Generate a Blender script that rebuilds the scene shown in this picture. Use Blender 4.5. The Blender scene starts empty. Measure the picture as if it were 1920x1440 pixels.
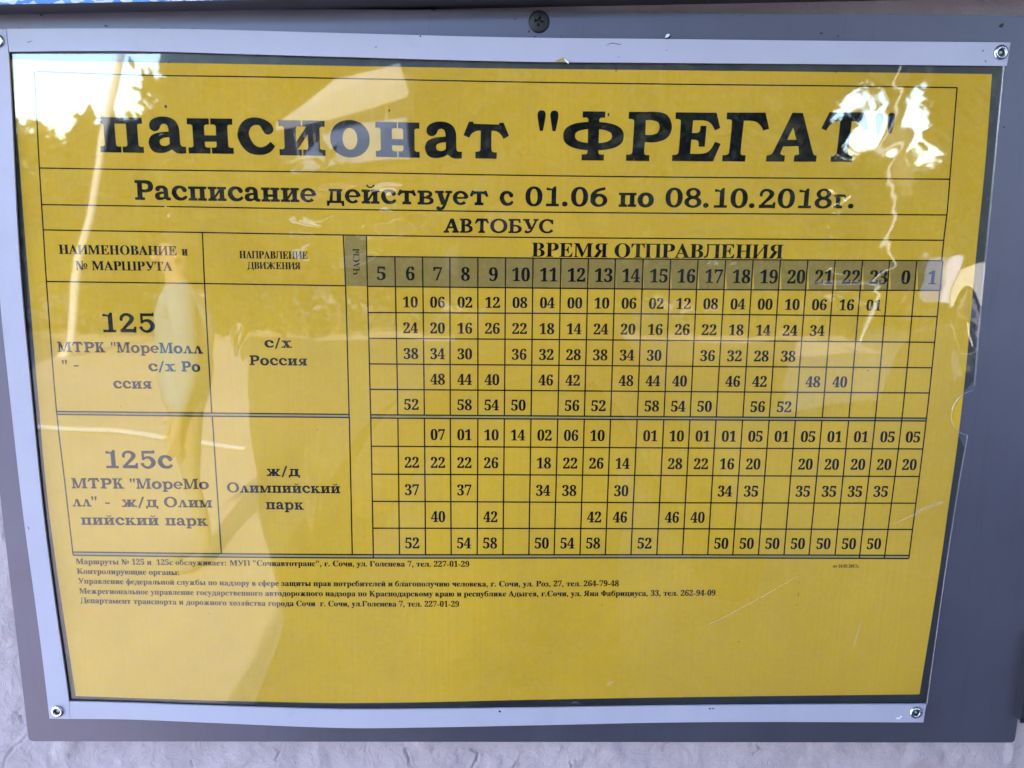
import bpy, bmesh, math, random
import numpy as np
from mathutils import Vector, Matrix, Euler, noise
from mathutils.geometry import tessellate_polygon

scene = bpy.context.scene
col = scene.collection
# ------------------------------------------------------------ camera, sky, sun, exposure
FPX = 1637.4                                     # focal length in pixels of the 1920 px wide photograph
CAM = Vector((-.0059, -.3936, .0926))
cd = bpy.data.cameras.new('camera'); cam = bpy.data.objects.new('camera', cd); col.objects.link(cam)
cam.location = CAM; cam.rotation_euler = (1.3638, -.0106, -.0211)
cd.sensor_width = 36; cd.lens = FPX/1920*36; cd.clip_start = .01; cd.clip_end = 500
scene.camera = cam
SUN_EL, SUN_AZ = math.radians(36), math.radians(-2)      # the sun stands behind the wall
world = bpy.data.worlds.new('World'); scene.world = world; world.use_nodes = True
nt = world.node_tree; bg = nt.nodes['Background']
sky = nt.nodes.new('ShaderNodeTexSky'); sky.sky_type = 'NISHITA'; sky.sun_disc = False
sky.sun_elevation = SUN_EL; sky.sun_rotation = SUN_AZ; sky.dust_density = .5; sky.air_density = 1.0; sky.ozone_density = 2.0
nt.links.new(sky.outputs[0], bg.inputs[0]); bg.inputs[1].default_value = .15
sd = bpy.data.lights.new('sun', 'SUN'); sd.energy = 2.0; sd.angle = math.radians(.5); sd.color = (1, .95, .87)
sun = bpy.data.objects.new('sun', sd); col.objects.link(sun)
sun.rotation_euler = Vector((math.sin(SUN_AZ)*math.cos(SUN_EL), math.cos(SUN_AZ)*math.cos(SUN_EL), math.sin(SUN_EL))).to_track_quat('Z', 'Y').to_euler()
vs = scene.view_settings; vs.view_transform = 'Standard'; vs.look = 'None'; vs.gamma = 1; vs.exposure = 3.8
scene.cycles.max_bounces = 8; scene.cycles.transparent_max_bounces = 12
scene.cycles.sample_clamp_indirect = 6

# ------------------------------------------------------------ helpers
RM = cam.rotation_euler.to_matrix()
def W(u, v, h=0.):
    """point of the board, h metres in front of it, that shows at pixel (u, v) of the photograph"""
    d = RM @ Vector(((u-960)/FPX, (720-v)/FPX, -1))
    t = (-h-CAM.y)/d.y
    return CAM+d*t
def E(u, v, D):
    """place across the street, D metres out from the wall, whose mirror image falls at (u, v)"""
    p = W(u, v, -D); return Vector((p.x, -D, p.z))
def lerp(pts, q, ax=0):
    """piecewise smooth value of the other coordinate along a measured line"""
    n = len(pts)
    if n == 1: return pts[0][1-ax]
    if q <= pts[0][ax]: i = 0
    elif q >= pts[-1][ax]: i = n-2
    else:
        i = 0
        while pts[i+1][ax] < q: i += 1
    x0, x1 = pts[i][ax], pts[i+1][ax]; y0, y1 = pts[i][1-ax], pts[i+1][1-ax]
    s = (y1-y0)/(x1-x0)
    s0 = (y1-pts[i-1][1-ax])/(x1-pts[i-1][ax]) if i > 0 else s
    s1 = (pts[i+2][1-ax]-y0)/(pts[i+2][ax]-x0) if i < n-2 else s
    if q < x0 or q > x1: return y0+s*(q-x0)
    t = (q-x0)/(x1-x0); h = x1-x0
    return (2*t**3-3*t*t+1)*y0+(t**3-2*t*t+t)*h*s0+(-2*t**3+3*t*t)*y1+(t**3-t*t)*h*s1
def mesh(name, V, F, m=None, parent=None, smooth=False):
    me = bpy.data.meshes.new(name); me.from_pydata([tuple(v) for v in V], [], F)
    if m: me.materials.append(m)
    if smooth: me.polygons.foreach_set('use_smooth', [True]*len(me.polygons))
    me.update()
    o = bpy.data.objects.new(name, me); col.objects.link(o)
    if parent: o.parent = parent; o.matrix_parent_inverse = parent.matrix_world.inverted()
    return o
def from_bm(name, bm, m=None, parent=None, smooth=False):
    me = bpy.data.meshes.new(name); bm.to_mesh(me); bm.free()
    if m: me.materials.append(m)
    if smooth: me.polygons.foreach_set('use_smooth', [True]*len(me.polygons))
    o = bpy.data.objects.new(name, me); col.objects.link(o)
    if parent: o.parent = parent; o.matrix_parent_inverse = parent.matrix_world.inverted()
    return o
def thing(name, label, cat, loc=(0, 0, 0), group=None):
    o = bpy.data.objects.new(name, None); col.objects.link(o); o.location = loc; o.empty_display_size = .02
    tag(o, label, cat, group); bpy.context.view_layer.update(); return o
def tag(o, label, cat, group=None):
    o['label'] = label; o['category'] = cat
    if group: o['group'] = group
    return o
def slab(V2, F2, th):
    """a sheet (front faces given) closed to a slab th metres thick towards the wall"""
    n = len(V2); V = list(V2)+[(v[0], v[1]+th, v[2]) for v in V2]; F = [tuple(f) for f in F2]+[tuple(i+n for i in f[::-1]) for f in F2]
    ed = {}
    for f in F2:
        for i in range(len(f)):
            a, b = f[i], f[(i+1) % len(f)]
            if (b, a) in ed: del ed[(b, a)]
            else: ed[(a, b)] = 1
    for a, b in ed: F.append((b, a, a+n, b+n))
    return V, F
def band(top, bot, h, n=40, ax=0, a=None, b=None):
    """grid between two measured lines (pixels)"""
    V = []; F = []
    lo = a if a is not None else (top[0][ax], bot[0][ax]); hi = b if b is not None else (top[-1][ax], bot[-1][ax])
    for i in range(n+1):
        for k, L in enumerate((top, bot)):
            q = lo[k]+(hi[k]-lo[k])*i/n; r = lerp(L, q, ax)
            V.append(W(q, r, h) if ax == 0 else W(r, q, h))
    for i in range(n): F.append((2*i, 2*i+1, 2*i+3, 2*i+2) if ax == 0 else (2*i, 2*i+2, 2*i+3, 2*i+1))
    return V, F

# ------------------------------------------------------------ materials
class N:
    def __init__(s, name):
        s.m = bpy.data.materials.new(name); s.m.use_nodes = True; s.t = s.m.node_tree; s.p = s.t.nodes['Principled BSDF']
        s.out = s.t.nodes['Material Output']; s.co = s.t.nodes.new('ShaderNodeNewGeometry').outputs['Position']
    def n(s, typ, **k):
        x = s.t.nodes.new('ShaderNode'+typ)
        for a, b in k.items():
            if a.startswith('i_'):
                a = a[2:]; a = int(a) if a.isdigit() else a
                if hasattr(b, 'is_output'): s.t.links.new(b, x.inputs[a])
                else: x.inputs[a].default_value = b
            else: setattr(x, a, b)
        return x
    def link(s, a, b): s.t.links.new(a, b)
    def noise(s, scale, detail=4, rough=.6, dist=0, vec=None):
        return s.n('TexNoise', i_Vector=vec or s.co, i_Scale=scale, i_Detail=detail, i_Roughness=rough, i_Distortion=dist).outputs[0]
    def ramp(s, f, *st):
        r = s.n('ValToRGB', i_0=f); e = r.color_ramp.elements
        while len(e) < len(st): e.new(.5)
        for x, (p, c) in zip(e, st):
            x.position = p; x.color = tuple(c)+(1,) if hasattr(c, '__len__') else (c, c, c, 1)
        return r.outputs[0]
    def mix(s, f, a, b, mode='MIX'):
        x = s.n('Mix', data_type='RGBA', blend_type=mode)
        for i, v in ((0, f), (6, a), (7, b)):
            if hasattr(v, 'is_output'): s.link(v, x.inputs[i])
            else: x.inputs[i].default_value = v if i == 0 else (tuple(v)+(1,) if hasattr(v, '__len__') else (v, v, v, 1))
        return x.outputs[2]
    def base(s, c):
        if hasattr(c, 'is_output'): s.link(c, s.p.inputs['Base Color'])
        else: s.p.inputs['Base Color'].default_value = tuple(c)+(1,)
    def rough(s, r):
        if hasattr(r, 'is_output'): s.link(r, s.p.inputs['Roughness'])
        else: s.p.inputs['Roughness'].default_value = r
    def bump(s, h, st, d=.001):
        b = s.n('Bump', i_Strength=st, i_Distance=d, i_Height=h); s.link(b.outputs[0], s.p.inputs['Normal'])
def simple(name, c, r=.6, metal=0, var=.12, scale=60, spec=.5):
    m = N(name); f = m.noise(scale, 5)
    m.base(m.mix(m.ramp(f, (.3, 0.), (.7, 1.)), [x*(1-var) for x in c], [min(x*(1+var), 1) for x in c])); m.rough(r)
    m.p.inputs['Metallic'].default_value = metal; m.p.inputs['Specular IOR Level'].default_value = spec
    return m.m

def m_paper(name, c, stain=True):
    m = N(name)
    f = m.noise(9, 5, .6, .4); g = m.noise(420, 3, .7)
    # the print fades unevenly and shows faint upright ink-jet banding
    sc = m.n('VectorMath', operation='MULTIPLY', i_0=m.co, i_1=(700, 0, 8)).outputs[0]
    b = m.noise(1, 2, .5, 0, sc)
    k = m.mix(m.ramp(f, (.35, 0.), (.68, 1.)), [x*.90 for x in c], [min(1, x*1.07) for x in c])
    k = m.mix(m.ramp(b, (.4, 0.), (.62, .22)), k, [x*.86 for x in c])
    k = m.mix(m.ramp(g, (.42, 0.), (.75, .10)), k, (.62, .56, .38))
    if stain:
        d = m.noise(34, 6, .65, 1.2)
        k = m.mix(m.ramp(d, (.60, 0.), (.78, .20)), k, (c[0]*.72, c[1]*.62, c[2]*.6))
    m.base(k); m.rough(.7); m.p.inputs['Specular IOR Level'].default_value = .12; m.bump(g, .12, .0002)
    return m.m
M_yel = m_paper('printed_yellow_paper', (.70, .415, .026))
M_grey = m_paper('printed_grey_cell', (.305, .205, .044), False)
M_sep = m_paper('printed_grey_bar', (.36, .285, .105), False)
def m_ink():
    m = N('black_printer_ink'); f = m.noise(900, 4, .7)
    m.base(m.mix(m.ramp(f, (.45, 0.), (.7, 1.)), (.003, .003, .004), (.013, .011, .009))); m.rough(.7); m.p.inputs['Specular IOR Level'].default_value = .08; return m.m
M_ink = m_ink()
def m_board():
    m = N('grey_powder_coated_steel'); f = m.noise(14, 6, .62, .3); g = m.noise(1600, 2, .5); d = m.noise(160, 5, .75, 1.5)
    k = m.mix(m.ramp(f, (.35, 0.), (.7, 1.)), (.118, .112, .152), (.138, .132, .178))
    k = m.mix(m.ramp(d, (.70, 0.), (.76, .5)), k, (.035, .033, .045))
    k = m.mix(m.ramp(m.noise(1200, 3, .8), (.66, 0.), (.74, .5)), k, (.30, .29, .33)); dv = m.n('VectorMath', operation='MULTIPLY', i_0=m.co, i_1=(260, 1, 12)).outputs[0]
    k = m.mix(m.ramp(m.noise(1, 5, .7, 0, dv), (.55, 0.), (.8, .35)), k, (.07, .066, .09))
    m.base(k); m.rough(m.ramp(f, (.3, .36), (.7, .44))); m.bump(g, .25, .00008)
    m.p.inputs['Metallic'].default_value = .6
    return m.m
M_board = m_board()
def m_strip():
    m = N('white_plastic_edging'); f = m.noise(20, 5); d = m.noise(230, 5, .75, 2.)
    k = m.mix(m.ramp(f, (.3, 0.), (.7, 1.)), (.43, .41, .50), (.465, .445, .54))
    k = m.mix(m.ramp(d, (.69, 0.), (.75, .7)), k, (.20, .20, .27))
    k = m.mix(m.ramp(m.noise(60, 6, .75, .6), (.52, 0.), (.75, .35)), k, (.36, .35, .40)); k = m.mix(m.ramp(m.noise(1100, 3, .8), (.66, 0.), (.74, .6)), k, (.2, .19, .22))
    m.base(k); m.rough(.42); return m.m
M_strip = m_strip()
M_burr = simple('torn_white_plastic', (.8, .8, .86), .35)
M_alu = simple('aluminium_rivet', (.55, .56, .62), .22, 1, .15, 900)
M_hole = simple('dark_rivet_bore', (.012, .012, .015), .5)
M_screw = simple('blackened_screw_steel', (.014, .013, .016), .5, .1, .25, 900)
M_dirt = simple('dark_grime_speck', (.02, .018, .02), .9)
M_steel = simple('dark_steel_edge', (.022, .024, .034), .5)
def m_film(name, refl=1.55, dusty=.007, rough=.022):
    m = N(name); fr = m.n('LayerWeight', i_Blend=.5)           # two faces of thin film: Schlick's curve on both sides
    p5 = m.n('Math', operation='POWER', i_0=fr.outputs['Facing'], i_1=5.)
    fac = m.n('Math', operation='MULTIPLY_ADD', i_0=p5.outputs[0], i_1=.85, i_2=.055*refl); fac.use_clamp = True
    tr = m.n('BsdfTransparent', i_Color=(.975, .98, .98, 1)); gl = m.n('BsdfGlossy', i_Roughness=rough)
    df = m.n('BsdfDiffuse', i_Color=(.62, .6, .62, 1))
    a = m.n('MixShader', i_0=fac.outputs[0], i_1=tr.outputs[0], i_2=gl.outputs[0])
    du = m.noise(60, 7, .72, .8); ra = m.ramp(du, (.45, 0.), (.85, dusty*5))
    b = m.n('MixShader', i_0=ra, i_1=a.outputs[0], i_2=df.outputs[0])
    hv = m.n('VectorMath', operation='MULTIPLY', i_0=m.co, i_1=(40, 1, 900)).outputs[0]; hr = m.n('Mapping', i_Vector=m.co, i_Rotation=(0, .6, 0), i_Scale=(25, 1, 1400)).outputs[0]
    hl = m.ramp(m.noise(1, 3, .6, 0, hr), (.70, 0.), (.76, .05)); b = m.n('MixShader', i_0=hl, i_1=b.outputs[0], i_2=df.outputs[0])
    h = m.noise(38, 2, .5); bp = m.n('Bump', i_Strength=.03, i_Distance=.0004, i_Height=h); m.link(bp.outputs[0], gl.inputs['Normal'])
    m.link(b.outputs[0], m.out.inputs[0]); return m.m
M_film = m_film('clear_plastic_film')
def m_scratch():
    m = N('scuffed_plastic'); f = m.noise(900, 4, .8)
    tr = m.n('BsdfTransparent'); df = m.n('BsdfDiffuse', i_Color=(.72, .68, .68, 1))
    b = m.n('MixShader', i_0=m.ramp(f, (.45, .02), (.70, .42)), i_1=tr.outputs[0], i_2=df.outputs[0]); m.link(b.outputs[0], m.out.inputs[0]); return m.m
M_scr = m_scratch()
M_back_shade = simple('shade_grey_backing', (.028, .027, .031), .35, 0, .12, 40)  # dark tone carries the shade of the pocket gaps
def m_wall():
    m = N('painted_rough_plaster'); f = m.noise(26, 7, .65, .4); g = m.noise(240, 6, .7); d = m.noise(75, 6, .7, 1.2)
    k = m.mix(m.ramp(f, (.3, 0.), (.7, 1.)), (.44, .35, .375), (.53, .435, .455))
    k = m.mix(m.ramp(d, (.62, 0.), (.76, .45)), k, (.22, .20, .24))
    k = m.mix(m.ramp(m.noise(900, 3, .8), (.60, 0.), (.75, .5)), k, (.22, .20, .22))
    m.base(k); m.rough(.85)
    h = m.n('Math', operation='ADD', i_0=m.n('Math', operation='MULTIPLY', i_0=g, i_1=.35).outputs[0], i_1=d)
    m.bump(h.outputs[0], 1.0, .0014); return m.m
M_wall = m_wall()
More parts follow.
